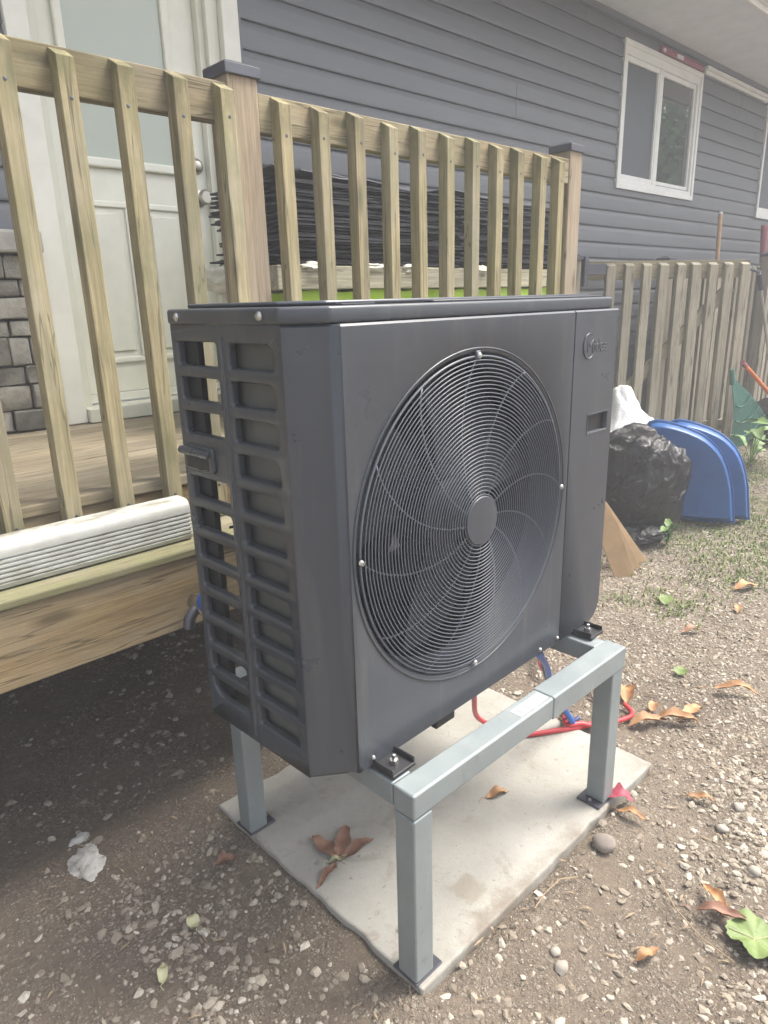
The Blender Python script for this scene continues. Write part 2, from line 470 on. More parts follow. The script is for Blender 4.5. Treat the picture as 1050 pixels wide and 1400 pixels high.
# ------------------------------------------------------------------ mesh helpers
class MB:
    def __init__(s):
        s.v, s.f = [], []
    def add(s, vs, fs):
        o = len(s.v)
        s.v += [tuple(x) for x in vs]
        s.f += [tuple(i+o for i in f) for f in fs]
        return s
    def box(s, x0, x1, y0, y1, z0, z1):
        return s.add([(x0, y0, z0), (x1, y0, z0), (x1, y1, z0), (x0, y1, z0), (x0, y0, z1), (x1, y0, z1), (x1, y1, z1), (x0, y1, z1)],
                     [(0, 3, 2, 1), (4, 5, 6, 7), (0, 1, 5, 4), (1, 2, 6, 5), (2, 3, 7, 6), (3, 0, 4, 7)])
    def prism(s, poly, a, b, axis='Z'):
        n = len(poly)
        def P(p, t):
            return {'Z': (p[0], p[1], t), 'Y': (p[0], t, p[1]), 'X': (t, p[0], p[1])}[axis]
        vs = [P(p, a) for p in poly]+[P(p, b) for p in poly]
        fs = [tuple(range(n))[::-1], tuple(range(n, 2*n))]+[(i, (i+1) % n, n+(i+1) % n, n+i) for i in range(n)]
        return s.add(vs, fs)
    def tube(s, pts, r, n=8, closed=False, caps=True):
        pts = [Vector(p) for p in pts]
        m = len(pts)
        vs, fs = [], []
        prev = None
        for i, p in enumerate(pts):
            if closed:
                t = pts[(i+1) % m]-pts[i-1]
            else:
                t = pts[min(i+1, m-1)]-pts[max(i-1, 0)]
            t.normalize()
            if prev is None:
                a = Vector((0, 0, 1)) if abs(t.z) < 0.9 else Vector((1, 0, 0))
                u_ = t.cross(a).normalized()
            else:
                u_ = (prev-t*prev.dot(t)).normalized()
            prev = u_
            w_ = t.cross(u_)
            rr = r[i] if isinstance(r, (list, tuple)) else r
            for k in range(n):
                c, sn = math.cos(2*math.pi*k/n), math.sin(2*math.pi*k/n)
                vs.append(p+u_*c*rr+w_*sn*rr)
        for i in range(m if closed else m-1):
            j = (i+1) % m
            for k in range(n):
                fs.append((i*n+k, i*n+(k+1) % n, j*n+(k+1) % n, j*n+k))
        if caps and not closed:
            fs.append(tuple(range(n))[::-1])
            fs.append(tuple((m-1)*n+k for k in range(n)))
        return s.add(vs, fs)
    def lathe(s, prof, n=32, axis='Z', c=(0, 0, 0)):
        vs, fs = [], []
        for (r_, h) in prof:
            for k in range(n):
                a = 2*math.pi*k/n
                x, y = r_*math.cos(a), r_*math.sin(a)
                p = {'Z': (x, y, h), 'Y': (x, h, y), 'X': (h, x, y)}[axis]
                vs.append((p[0]+c[0], p[1]+c[1], p[2]+c[2]))
        for i in range(len(prof)-1):
            for k in range(n):
                fs.append((i*n+k, i*n+(k+1) % n, (i+1)*n+(k+1) % n, (i+1)*n+k))
        fs.append(tuple(range(n))[::-1])
        fs.append(tuple((len(prof)-1)*n+k for k in range(n)))
        return s.add(vs, fs)
    def mesh(s, name, mat, smooth=None, bevel=0, seg=2, flip=True):
        me = bpy.data.meshes.new(name)
        me.from_pydata(s.v, [], s.f)
        if flip or bevel:
            bm = bmesh.new()
            bm.from_mesh(me)
            bmesh.ops.recalc_face_normals(bm, faces=bm.faces)
            if bevel:
                es = [e for e in bm.edges if len(e.link_faces) == 2 and e.calc_face_angle(0) > R(30)]
                bmesh.ops.bevel(bm, geom=es, offset=bevel, segments=seg, profile=0.5, affect='EDGES', clamp_overlap=True)
            bm.to_mesh(me)
            bm.free()
        if smooth is not None:
            me.shade_smooth()
            if smooth < 180:
                me.set_sharp_from_angle(angle=R(smooth))
        if mat is not None:
            me.materials.append(MT[mat] if isinstance(mat, str) else mat)
        me.update()
        return me

def link(name, me, parent=None, loc=(0, 0, 0), rot=(0, 0, 0)):
    o = bpy.data.objects.new(name, me)
    COL.objects.link(o)
    o.location = loc
    o.rotation_euler = rot
    if parent is not None:
        o.parent = parent
    return o

def tag(o, label=None, cat=None, group=None, kind=None):
    if label: o['label'] = label
    if cat: o['category'] = cat
    if group: o['group'] = group
    if kind: o['kind'] = kind
    return o

def thing(name, label, cat, loc=(0, 0, 0), rz=0, group=None):
    o = link(name, None, None, loc, (0, 0, rz))
    return tag(o, label, cat, group)

def part(name, mb, mat, parent, org=(0, 0, 0), smooth=None, bevel=0, seg=2, loc=None):
    """mb in world coords when org = parent's location, or local coords when org = (0,0,0)"""
    me = mb.mesh(name, mat, smooth, bevel, seg)
    return link(name, me, parent, loc if loc is not None else tuple(-c for c in org))

def rrect(x0, x1, z0, z1, radii, n=5):
    """rounded rectangle, ccw from lower right; radii = (lower left, lower right, upper right, upper left)"""
    ll, lr, ur, ul = radii
    P = []
    for (cx, cz, r_, a0) in ((x1-lr, z0+lr, lr, -90), (x1-ur, z1-ur, ur, 0), (x0+ul, z1-ul, ul, 90), (x0+ll, z0+ll, ll, 180)):
        for k in range(n+1):
            a = R(a0+90*k/n)
            P.append((cx+r_*math.cos(a), cz+r_*math.sin(a)))
    return P

def ring_fill(outer_rect, hole):
    """vertices/faces of a rectangle with a hole; matches each hole vertex to a boundary point"""
    x0, x1, z0, z1 = outer_rect
    cx = sum(p[0] for p in hole)/len(hole)
    cz = sum(p[1] for p in hole)/len(hole)
    pts = []
    ang = sorted([(math.atan2(p[1]-cz, p[0]-cx), p) for p in hole])
    def bd(a):
        dx, dz = math.cos(a), math.sin(a)
        t = 1e9
        if dx > 1e-9: t = min(t, (x1-cx)/dx)
        if dx < -1e-9: t = min(t, (x0-cx)/dx)
        if dz > 1e-9: t = min(t, (z1-cz)/dz)
        if dz < -1e-9: t = min(t, (z0-cz)/dz)
        return (cx+dx*t, cz+dz*t)
    cor = sorted([(math.atan2(z-cz, x-cx), (x, z)) for x in (x0, x1) for z in (z0, z1)])
    n = len(ang)
    inner = [p for _, p in ang]
    outer = [bd(a) for a, _ in ang]
    V = inner+outer
    F = []
    for i in range(n):
        j = (i+1) % n
        a0, a1 = ang[i][0], ang[j][0]
        mids = [c for c in cor if (a0 < c[0] < a1) or (j == 0 and (c[0] > a0 or c[0] < a1))]
        mids.sort(key=lambda c: (c[0]-a0) % (2*math.pi))
        idx = []
        for c in mids:
            V.append(c[1])
            idx.append(len(V)-1)
        F.append(tuple([i, n+i]+idx+[n+j, j]))
    return V, F, inner

# value noise for terrain
_tab = rng.random((256, 256))
def vnoise(x, y):
    xi, yi = np.floor(x).astype(int), np.floor(y).astype(int)
    fx, fy = x-xi, y-yi
    fx, fy = fx*fx*(3-2*fx), fy*fy*(3-2*fy)
    g = lambda a, b: _tab[a % 256, b % 256]
    return (g(xi, yi)*(1-fx)+g(xi+1, yi)*fx)*(1-fy)+(g(xi, yi+1)*(1-fx)+g(xi+1, yi+1)*fx)*fy
def fbm(x, y, o=4):
    s = 0
    a = 0.5
    for k in range(o):
        s = s+a*vnoise(x*2**k+17*k, y*2**k+31*k)
        a *= 0.5
    return s
def sstep(t):
    t = np.clip(t, 0, 1)
    return t*t*(3-2*t)
def hgt(x, y):
    x, y = np.asarray(x, float), np.asarray(y, float)
    h = (fbm(x*3.1+5, y*3.1+9)-0.47)*0.05+(fbm(x*14, y*14, 3)-0.44)*0.014
    h = h+0.13*sstep((x-3.7)/1.4)
    dx = np.maximum(np.maximum(0.12-x, x-1.05), 0)
    dy = np.maximum(np.maximum(-0.10-y, y-0.62), 0)
    d = np.hypot(dx, dy)
    near = sstep(1-d/0.25)
    h = h*(1-near)+near*(0.036+(fbm(x*14, y*14, 3)-0.44)*0.016)
    return h

# ------------------------------------------------------------------ ground
def axis_lines(lo, hi, step, far):
    a = list(np.arange(lo, hi+1e-6, step))
    s = step
    x = a[-1]
    while x < far:
        s *= 1.35
        x += s
        a.append(x)
    s = step
    x = a[0]
    pre = []
    while x > -far:
        s *= 1.35
        x -= s
        pre.append(x)
    return np.array(pre[::-1]+a)
gx = axis_lines(-1.6, 6.2, 0.03, 55)
gy = axis_lines(-1.6, 2.0, 0.03, 55)
GX, GY = np.meshgrid(gx, gy, indexing='ij')
GZ = hgt(GX, GY)
farm = sstep((np.maximum(np.abs(GX-2.3)-4, np.abs(GY)-2.2))/3)
GZ = GZ*(1-farm)
# keep the sheet under the slab
ins = (GX > 0.115) & (GX < 1.04) & (GY > -0.105) & (GY < 0.61)
GZ[ins] = 0.01
nx, ny = len(gx), len(gy)
vs = np.stack([GX, GY, GZ], -1).reshape(-1, 3)
ii = np.arange(nx*ny).reshape(nx, ny)
fs = np.stack([ii[:-1, :-1], ii[1:, :-1], ii[1:, 1:], ii[:-1, 1:]], -1).reshape(-1, 4)
me = bpy.data.meshes.new('ground')
me.from_pydata(vs.tolist(), [], fs.tolist())
me.shade_smooth()
me.materials.append(MT['dirt'])
tag(link('ground', me), kind='structure')

# loose gravel: many small angular stones
ico = bmesh.new()
bmesh.ops.create_icosphere(ico, subdivisions=1, radius=1.0)
IV = np.array([v.co[:] for v in ico.verts])
IF = np.array([[v.index for v in f.verts] for f in ico.faces])
ico.free()
def stones(P, size, flat=0.6):
    n = len(P)
    a = rng.normal(size=(n, 3, 3))
    q, _ = np.linalg.qr(a)
    sc = size[:, None]*np.stack([rng.uniform(0.75, 1.35, n), rng.uniform(0.6, 1.0, n), rng.uniform(0.45, 0.8, n)], -1)
    V = IV[None]*(1+rng.uniform(-0.34, 0.30, (n, 12, 1)))
    V = V*sc[:, None, :]
    V = np.einsum('nij,nkj->nki', q, V)
    V[:, :, 2] *= flat
    V = V+P[:, None, :]
    F = IF[None]+(np.arange(n)*12)[:, None, None]
    return V.reshape(-1, 3), F.reshape(-1, 3)
def scatter(n, x0, x1, y0, y1):
    return rng.uniform(x0, x1, n), rng.uniform(y0, y1, n)
PX, PY, PS = [], [], []
def gravel_region(n, x0, x1, y0, y1, s0, s1, thr=0.0):
    x, y = scatter(n, x0, x1, y0, y1)
    dens = sstep((fbm(x*1.9+40, y*1.9+3)-0.36)/0.22)
    # trodden dirt beside the slab, thicker gravel farther out to the right
    dslab = np.hypot(np.maximum(np.maximum(0.1-x, x-1.05), 0), np.maximum(np.maximum(-0.12-y, y-0.6), 0))
    dens = dens*(0.22+0.78*sstep((dslab-0.06)/0.30))
    dens = np.maximum(dens, 0.85*sstep((x-1.15)/0.55)*(0.45+0.55*sstep((fbm(x*2.3+8, y*2.3+50)-0.34)/0.16)))
    dens = np.maximum(dens, 0.8*sstep((-0.42-y)/0.15)*sstep((x-0.1)/0.3))
    dens = dens*(1-0.55*sstep((y-0.42)/0.2)*(x < 0.1))
    dens = np.maximum(dens, 0.16)
    ok = rng.random(n) < dens
    ok &= ~((x > 0.085) & (x < 1.065) & (y > -0.128) & (y < 0.635))
    x, y = x[ok], y[ok]
    s = s0+(s1-s0)*rng.random(len(x))**3.2
    PX.append(x); PY.append(y); PS.append(s)
gravel_region(40000, -0.7, 1.3, -0.75, 0.62, 0.0026, 0.0150)
gravel_region(4500, -0.7, 1.3, 0.62, 1.9, 0.005, 0.018)
gravel_region(66000, 1.0, 3.2, -0.6, 1.0, 0.0028, 0.0105)
gravel_region(26000, 3.0, 6.2, -0.2, 1.5, 0.007, 0.016)
X_, Y_, S_ = np.concatenate(PX), np.concatenate(PY), np.concatenate(PS)
Pz = hgt(X_, Y_)+S_*rng.uniform(-0.30, 0.22, len(S_))
V_, F_ = stones(np.stack([X_, Y_, Pz], -1), S_)
me = bpy.data.meshes.new('gravel')
me.vertices.add(len(V_))
me.vertices.foreach_set('co', V_.ravel())
me.loops.add(len(F_)*3)
me.loops.foreach_set('vertex_index', F_.ravel().astype(np.int32))
me.polygons.add(len(F_))
me.polygons.foreach_set('loop_start', np.arange(0, len(F_)*3, 3, dtype=np.int32))
me.update(calc_edges=True)
at = me.attributes.new('rnd', 'FLOAT', 'POINT')
at.data.foreach_set('value', np.repeat(rng.random(len(S_)), 12).astype(np.float32))
me.shade_flat()
me.materials.append(MT['gravel'])
tag(link('gravel', me), 'loose pale limestone gravel strewn over the dirt yard', 'gravel', kind='stuff')

# concrete slab
sl = MB().box(0, 0.95, 0, 0.735, -0.02, 0.05)
sb = MB()
pts = []
for (a, b) in (((0, 0), (0.95, 0)), ((0.95, 0), (0.95, 0.735)), ((0.95, 0.735), (0, 0.735)), ((0, 0.735), (0, 0))):
    n = 26
    for k in range(n):
        t = k/n
        px, py = a[0]+(b[0]-a[0])*t, a[1]+(b[1]-a[1])*t
        j = (random.random()**6)*0.010
        px += (0.475-px)*j*1.5
        py += (0.367-py)*j*2
        pts.append((px, py))
sb.prism(pts, -0.03, 0.05)
o = link('concrete_slab', sb.mesh('concrete_slab', 'concrete', None, 0.005, 2), None, (0.100, -0.115, 0.0))
tag(o, 'square concrete paving slab on the ground under the grey metal stand', 'slab')

# ------------------------------------------------------------------ house
WY = 1.925                                   # wall plane
HO = (0.76, WY, 0.0)
house = thing('house', 'house with slate grey clapboard siding, white windows and a pale door', 'house', HO)
def hp(name, mb, mat, parent=None, **kw):
    return part(name, mb, mat, house if parent is None else parent, HO if parent is None else kw.pop('org', (0, 0, 0)), **kw)
P = 0.1065
Z0 = 2.4144-17*P                              # bottom lip of course 0
def course_mesh(x0, x1):
    prof = [(0.0, 0.0), (-0.0135, 0.0), (-0.0150, 0.003), (-0.0148, 0.010), (-0.0130, P*0.70), (-0.0118, P*0.735), (-0.0015, P*0.97), (-0.0005, P+0.012), (0.012, P+0.012), (0.012, 0.0)]
    mb = MB().prism(prof, x0, x1, 'X')
    return mb.mesh('siding_board', 'siding', 30)
segs_full = [(1.235, 11.5)]
cm = {}
def put_course(k, a, b):
    # panels of two courses, joints staggered from panel to panel
    j = k//2
    cuts_ = sorted(c_ for c_ in (2.35+(j*1.37) % 3.4, 5.9+(j*1.81) % 2.2) if a+0.25 < c_ < b-0.25)
    ends = [a]+cuts_+[b]
    for q in range(len(ends)-1):
        a_, b_ = ends[q], ends[q+1]+(0.02 if q < len(ends)-2 else 0)
        key = (round(b_-a_, 3))
        if key not in cm:
            cm[key] = course_mesh(0, b_-a_)
        link('siding_board', cm[key], house, (a_-HO[0], -0.0011*(q % 2)+random.uniform(-.0006, .0006), Z0+k*P+random.uniform(-.0008, .0008)))
WIN = [(4.305, 5.555, 2.035, 2.950), (7.015, 8.30, 1.985, 2.950)]
for k in range(0, 24):
    za, zb = Z0+k*P, Z0+(k+1)*P
    if za > 3.05: break
    cuts = []
    for (a, b, c, d) in WIN:
        if za > c-0.02 and zb < d+0.04:
            cuts.append((a+0.03, b-0.03))
    x = 1.225
    for (a, b) in cuts:
        put_course(k, x, a); x = b
    put_course(k, x, 11.5)
    if za > 1.56:
        put_course(k, -4.0, 0.318)
# corner strip beside the door, dark J channel
hp('corner_strip', MB().box(1.218, 1.236, WY-0.020, WY+0.01, 0.88, 3.06), 'siding')
hp('wall', MB().box(-4.0, 0.33, WY+0.012, WY+0.14, 0.0, 3.06).box(1.21, 4.33, WY+0.012, WY+0.14, 0.0, 3.06).box(5.53, 7.04, WY+0.012, WY+0.14, 0.0, 3.06)
   .box(8.28, 11.5, WY+0.012, WY+0.14, 0, 3.06).box(4.33, 5.53, WY+0.012, WY+0.14, 0, 2.06).box(7.04, 8.28, WY+0.012, WY+0.14, 0, 2.01)
   .box(4.33, 5.53, WY+0.012, WY+0.14, 2.93, 3.06).box(7.04, 8.28, WY+0.012, WY+0.14, 2.93, 3.06).box(0.33, 1.21, WY+0.012, WY+0.14, 0, 0.90), 'siding')
hp('interior', MB().box(4.0, 5.9, WY+0.75, WY+0.8, 1.6, 3.1).box(6.7, 8.6, WY+0.75, WY+0.8, 1.6, 3.1), 'darkroom')
hp('foundation', MB().box(-4.0, 11.5, WY-0.006, WY+0.011, -0.1, Z0-0.002), 'foundation')
# soffit, fascia, roof
hp('soffit', MB().box(-4.2, 11.8, 1.262, WY+0.2, 3.062, 3.085), 'soffit')
sof = MB()
for k in range(1, 34):
    pass
hp('soffit_channel', MB().box(1.2, 11.5, WY-0.045, WY-0.002, 3.022, 3.0615), 'siding', bevel=0.004)
hp('fascia', MB().box(-4.2, 11.8, 1.232, 1.2615, 3.045, 3.20), 'white', bevel=0.003)
hp('eaves_gutter', MB().prism([(1.231, 3.19), (1.231, 3.08), (1.205, 3.075), (1.15, 3.085), (1.125, 3.12), (1.115, 3.19), (1.12, 3.195), (1.13, 3.125), (1.155, 3.09), (1.205, 3.08), (1.226, 3.085), (1.226, 3.19)], -4.2, 11.8, 'X'), 'white')
hp('roof', MB().prism([(1.16, 3.205), (1.16, 3.225), (5.5, 5.2), (5.5, 5.15)], -4.3, 11.9, 'X'), 'roof')

# windows
def window(x0, x1, z0, z1, left_screen, blind):
    fw, cy = 0.062, WY
    org = ((x0+x1)/2, WY, z0)
    L = tuple(a-b for a, b in zip(org, HO))
    fr = MB()
    fr.box(x0, x1, cy-0.020, cy+0.09, z1-fw-0.02, z1).box(x0, x1, cy-0.020, cy+0.09, z0, z0+fw)
    fr.box(x0, x0+fw, cy-0.020, cy+0.09, z0+fw, z1-fw-0.02).box(x1-fw, x1, cy-0.020, cy+0.09, z0+fw, z1-fw-0.02)
    wroot = link('window', fr.mesh('window', 'white', None, 0.004, 2), house, tuple(-c for c in HO))
    # outer lip
    lip = MB()
    lw = 0.030
    lip.box(x0-0.004, x1+0.004, cy-0.030, cy-0.0202, z1-lw, z1+0.004).box(x0-0.004, x1+0.004, cy-0.030, cy-0.0202, z0-0.004, z0+lw)
    lip.box(x0-0.004, x0+lw, cy-0.030, cy-0.0202, z0+lw, z1-lw).box(x1-lw, x1+0.004, cy-0.030, cy-0.0202, z0+lw, z1-lw)
    link('outer_frame', lip.mesh('outer_frame', 'white', None, 0.003, 2), wroot)
    xm = x0+(x1-x0)*0.47
    zi0, zi1 = z0+fw, z1-fw-0.02
    link('mullion', MB().box(xm-0.030, xm+0.030, cy-0.014, cy+0.05, zi0, zi1).mesh('mullion', 'white', None, 0.004, 2), wroot)
    sw = 0.034
    for (a, b, yy, nm) in ((x0+fw, xm-0.030, cy-0.010, 'left'), (xm+0.030, x1-fw, cy-0.002, 'right')):
        sh = MB()
        sh.box(a, b, yy, yy+0.03, zi1-sw, zi1).box(a, b, yy, yy+0.03, zi0, zi0+sw)
        sh.box(a, a+sw*.6, yy, yy+0.03, zi0+sw, zi1-sw).box(b-sw*.6, b, yy, yy+0.03, zi0+sw, zi1-sw)
        link('sash', sh.mesh('sash', 'white', None, 0.003, 2), wroot)
        g = MB().box(a+0.004, b-0.004, yy+0.016, yy+0.021, zi0+0.004, zi1-0.004)
        link('pane', g.mesh('pane', 'screen' if (nm == 'left' and left_screen) else 'glass'), wroot)
    return wroot
window(*WIN[0], True, True)
window(*WIN[1], True, False)
# white pipe run under the eave between the windows
hp('trim_channel', MB().box(5.58, 7.02, WY-0.05, WY-0.016, 2.985, 3.012).box(5.58, 6.95, WY-0.035, WY-0.016, 2.955, 2.9845), 'white', bevel=0.004)

# door with frame
org = HO
def dp(name, mb, mat, parent=None, **kw):
    return hp(name, mb, mat, **kw)
hp('door_casing', MB().box(0.318, 0.395, WY-0.035, WY+0.02, 0.893, 3.0), 'cream', bevel=0.004)
hp('door_casing', MB().box(1.140, 1.217, WY-0.035, WY+0.02, 0.893, 3.0), 'cream', bevel=0.004)
hp('door_jamb', MB().box(0.345, 0.440, WY+0.0205, WY+0.16, 0.893, 3.0), 'jamb', bevel=0.003)
hp('door_jamb', MB().box(1.060, 1.175, WY+0.0205, WY+0.16, 0.893, 3.0), 'jamb', bevel=0.003)
hp('door_jamb', MB().box(1.085, 1.139, WY-0.004, WY+0.0200, 0.893, 3.0), 'jamb', bevel=0.003)
hp('threshold', MB().box(0.396, 1.139, WY-0.06, WY+0.16, 0.893, 0.945), 'jamb', bevel=0.004)
DY = WY+0.055
door = link('door', MB().box(0.441, 1.0595, DY, DY+0.045, 0.985, 2.98).mesh('door', 'doorpaint', None, 0.003, 2), house, tuple(-c for c in HO))
def sub(name, mb, mat, smooth=None, bevel=0, parent=None):
    return link(name, mb.mesh(name, mat, smooth, bevel), parent or door)
# glazed upper half
def frame4(x0, x1, z0, z1, w_, y0, y1):
    return MB().box(x0, x1, y0, y1, z1-w_, z1).box(x0, x1, y0, y1, z0, z0+w_).box(x0, x0+w_, y0, y1, z0+w_, z1-w_).box(x1-w_, x1, y0, y1, z0+w_, z1-w_)
sub('glass_frame', frame4(0.505, 0.945, 1.815, 2.90, 0.032, DY-0.022, DY-0.001), 'doorpaint', None, 0.006)
sub('pane', MB().box(0.5375, 0.9125, DY-0.008, DY-0.001, 1.8475, 2.8675), 'doorglass')
for (a, b) in ((0.505, 0.705), (0.745, 0.945)):
    for (c, d) in ((1.10, 1.70),):
        sub('panel_moulding', frame4(a, b, c, d, 0.022, DY-0.010, DY-0.001), 'doorpaint', None, 0.006)
        sub('panel', MB().box(a+0.045, b-0.045, DY-0.006, DY-0.001, c+0.045, d-0.045), 'doorpaint', None, 0.004)
sub('weather_strip', MB().box(0.441, 1.0595, DY-0.006, DY+0.04, 0.952, 0.984), 'cream', None, 0.003)
sub('deadbolt', MB().lathe([(0.030, DY), (0.030, DY-0.010), (0.024, DY-0.020), (0.014, DY-0.026)], 24, 'Y', (1.012, 0, 1.858)), 'brass', 40)
sub('knob', MB().lathe([(0.032, DY), (0.032, DY-0.008), (0.013, DY-0.012), (0.012, DY-0.035), (0.026, DY-0.045), (0.030, DY-0.058), (0.022, DY-0.070)], 24, 'Y', (1.012, 0, 1.735)), 'brass', 40)
# stone veneer left of the door
ven = link('stone_veneer', MB().box(-1.0, 0.316, WY-0.018, WY+0.0, 0.893, 1.498).mesh('stone_veneer', 'mortar'), house, tuple(-c for c in HO))
z = 0.896
row = 0
while z < 1.47:
    h = random.choice([0.058, 0.066, 0.075, 0.088, 0.098])
    if z+h > 1.492: h = 1.492-z
    if h < 0.025: break
    x = 0.312
    while x > -0.62:
        wd = random.uniform(0.055, 0.19)
        x0 = x-wd
        two = h > 0.085 and random.random() < 0.35
        for (za, zb) in (((z, z+h*0.48), (z+h*0.48, z+h)) if two else ((z, z+h),)):
            m = MB().box(x0+0.003, x-0.003, WY-0.018-random.uniform(0.022, 0.042), WY-0.0175, za+0.003, zb-0.003)
            me = m.mesh('stone', 'stone', None, 0.005, 2)
            for v in me.vertices:
                v.co.x += random.uniform(-.003, .003)
                v.co.z += random.uniform(-.003, .003)
                v.co.y += random.uniform(-.004, .004)*(v.co.y < WY-0.02)
            me.shade_smooth()
            link('stone', me, ven)
        x = x0
    z += h
sub('stone_sill', MB().box(-1.0, 0.314, WY-0.085, WY-0.001, 1.4985, 1.572), 'stonecap', None, 0.010, parent=ven)

# spirit level on the window head
lv = thing('spirit_level', 'red spirit level lying along the top of the white window', 'spirit level', (4.80, WY-0.045, 2.955))
part('beam', MB().box(0, 0.72, 0.005, 0.030, 0.0, 0.036).box(0, 0.72, 0.0, 0.035, -0.0, 0.006).box(0, 0.72, 0.0, 0.035, 0.0365, 0.042), 'red', lv, bevel=0.002)
part('vial', MB().box(0.24, 0.34, -0.004, 0.034, 0.008, 0.034), 'label', lv, bevel=0.003)
part('vial', MB().box(0.02, 0.055, -0.003, 0.034, 0.010, 0.032), 'label', lv, bevel=0.003)

# ------------------------------------------------------------------ deck
DZ = 0.89
deck = thing('deck', 'low weathered wooden deck in front of the pale door', 'deck', (0.3, 0.85, 0))
DO = (0.3, 0.85, 0)
yb = 0.835
k = 0
bm_ = MB().box(0, 6.0, 0, 0.132, -0.028, 0).mesh('deck_board', 'deckboard', None, 0.004, 2)
while yb < WY-0.08:
    link('deck_board', bm_, deck, (-4.0-DO[0], yb-DO[1], DZ))
    yb += 0.137
part('rim_joist', MB().box(-4.0, 2.00, 0.842, 0.880, 0.64, DZ-0.0285), 'fascia', deck, DO, bevel=0.003)
part('ledge_board', MB().box(-4.0, 2.00, 0.632, 0.841, 0.742, 0.762), 'ledge', deck, DO, bevel=0.004)
part('fascia_board', MB().box(-4.0, 2.00, 0.640, 0.678, 0.566, 0.7415), 'fascia', deck, DO, bevel=0.004)
part('end_fascia', MB().box(1.962, 2.00, 0.6785, 1.90, 0.566, 0.7415), 'fascia', deck, DO, bevel=0.003)
jm = MB().box(-0.019, 0.019, 0.6785, 1.90, 0.60, 0.736).mesh('joist', 'fascia', None, 0.003, 1)
for x in np.arange(-3.9, 1.9, 0.4):
    link('joist', jm, deck, (x-DO[0], -DO[1], 0))
for x in (-3.2, -1.3, 0.55, 1.85):
    part('support_post', MB().box(x, x+0.089, 0.70, 0.789, -0.05, 0.5995), 'post', deck, DO, bevel=0.004)

# railing on the deck
RO = (0.5, 0.82, 0.76)
rail = thing('deck_railing', 'mossy wooden railing of square pickets standing along the deck edge', 'railing', RO)
def rp(name, mb, mat, **kw):
    return part(name, mb, mat, rail, RO, **kw)
rp('top_rail', MB().box(-1.55, 0.4495, 0.842, 0.880, 1.744, 1.834), 'rail', bevel=0.003)
rp('top_rail', MB().box(0.5395, 2.0005, 0.842, 0.880, 1.735, 1.825), 'rail', bevel=0.003)
def picket_mesh(h, w_=0.038, t=0.038, cut=0.020):
    m = MB()
    # top bevelled towards the front
    m.add([(0, 0, 0), (w_, 0, 0), (w_, t, 0), (0, t, 0), (0, 0, h-cut), (w_, 0, h-cut), (w_, t, h), (0, t, h)],
          [(0, 3, 2, 1), (4, 5, 6, 7), (0, 1, 5, 4), (1, 2, 6, 5), (2, 3, 7, 6), (3, 0, 4, 7)])
    return m
pk = []
for j in range(6):
    m = picket_mesh(1.050).mesh('picket', 'picket', None, 0.0016, 2)
    # slight natural bow
    bx, by = random.uniform(-.004, .004), random.uniform(-.001, .001)
    for v in m.vertices:
        t = v.co.z/1.05
        v.co.x += bx*math.sin(math.pi*t)
        v.co.y += by*math.sin(math.pi*t)
    pk.append(m)
xs = []
x = -1.40
while x < 0.44:
    xs.append(x); x += 0.1262
nail = MB().lathe([(0.0042, 0.001), (0.0042, -0.0006), (0.0025, -0.0012)], 10, 'Y').mesh('screw', 'cap', 40)
PX_L = [0.4130-0.1285*i for i in range(0, 15)]
PX_R = [0.582+0.1295*i for i in range(0, 11)]
for x in PX_L+PX_R:
    o = link('picket', random.choice(pk), rail, (x-RO[0], 0.8035-RO[1], 0.765-RO[2]), (random.uniform(-.003, .0), random.uniform(-.006, .006), random.uniform(-.03, .03)))
    o.scale.z = random.uniform(0.994, 1.002)+(0.018 if x < 0.44 else 0.009)
    for zz_ in (0.965+random.uniform(-.012, .012), 0.085):
        link('screw', nail, o, (0.019+random.uniform(-.005, .005), 0.0002, zz_))
def post(x, y, z0, z1, root, org, w_=0.089, mat='post', cap='cap'):
    p_ = link('post', MB().box(x, x+w_, y, y+w_, z0, z1).mesh('post', mat, None, 0.004, 2), root, tuple(-c for c in org))
    e = 0.008
    c = MB().box(x-e, x+w_+e, y-e, y+w_+e, z1-0.020, z1+0.006)
    c.add([(x-e, y-e, z1+0.0062), (x+w_+e, y-e, z1+0.0062), (x+w_+e, y+w_+e, z1+0.0062), (x-e, y+w_+e, z1+0.0062), (x+w_/2, y+w_/2, z1+0.026)],
          [(0, 1, 4), (1, 2, 4), (2, 3, 4), (3, 0, 4), (3, 2, 1, 0)])
    link('post_cap', c.mesh('post_cap', cap, None, 0.002, 1), p_)
    return p_
post(0.450, 0.838, 0.62, 1.873, rail, RO)
post(2.001, 0.838, 0.62, 1.873, rail, RO)

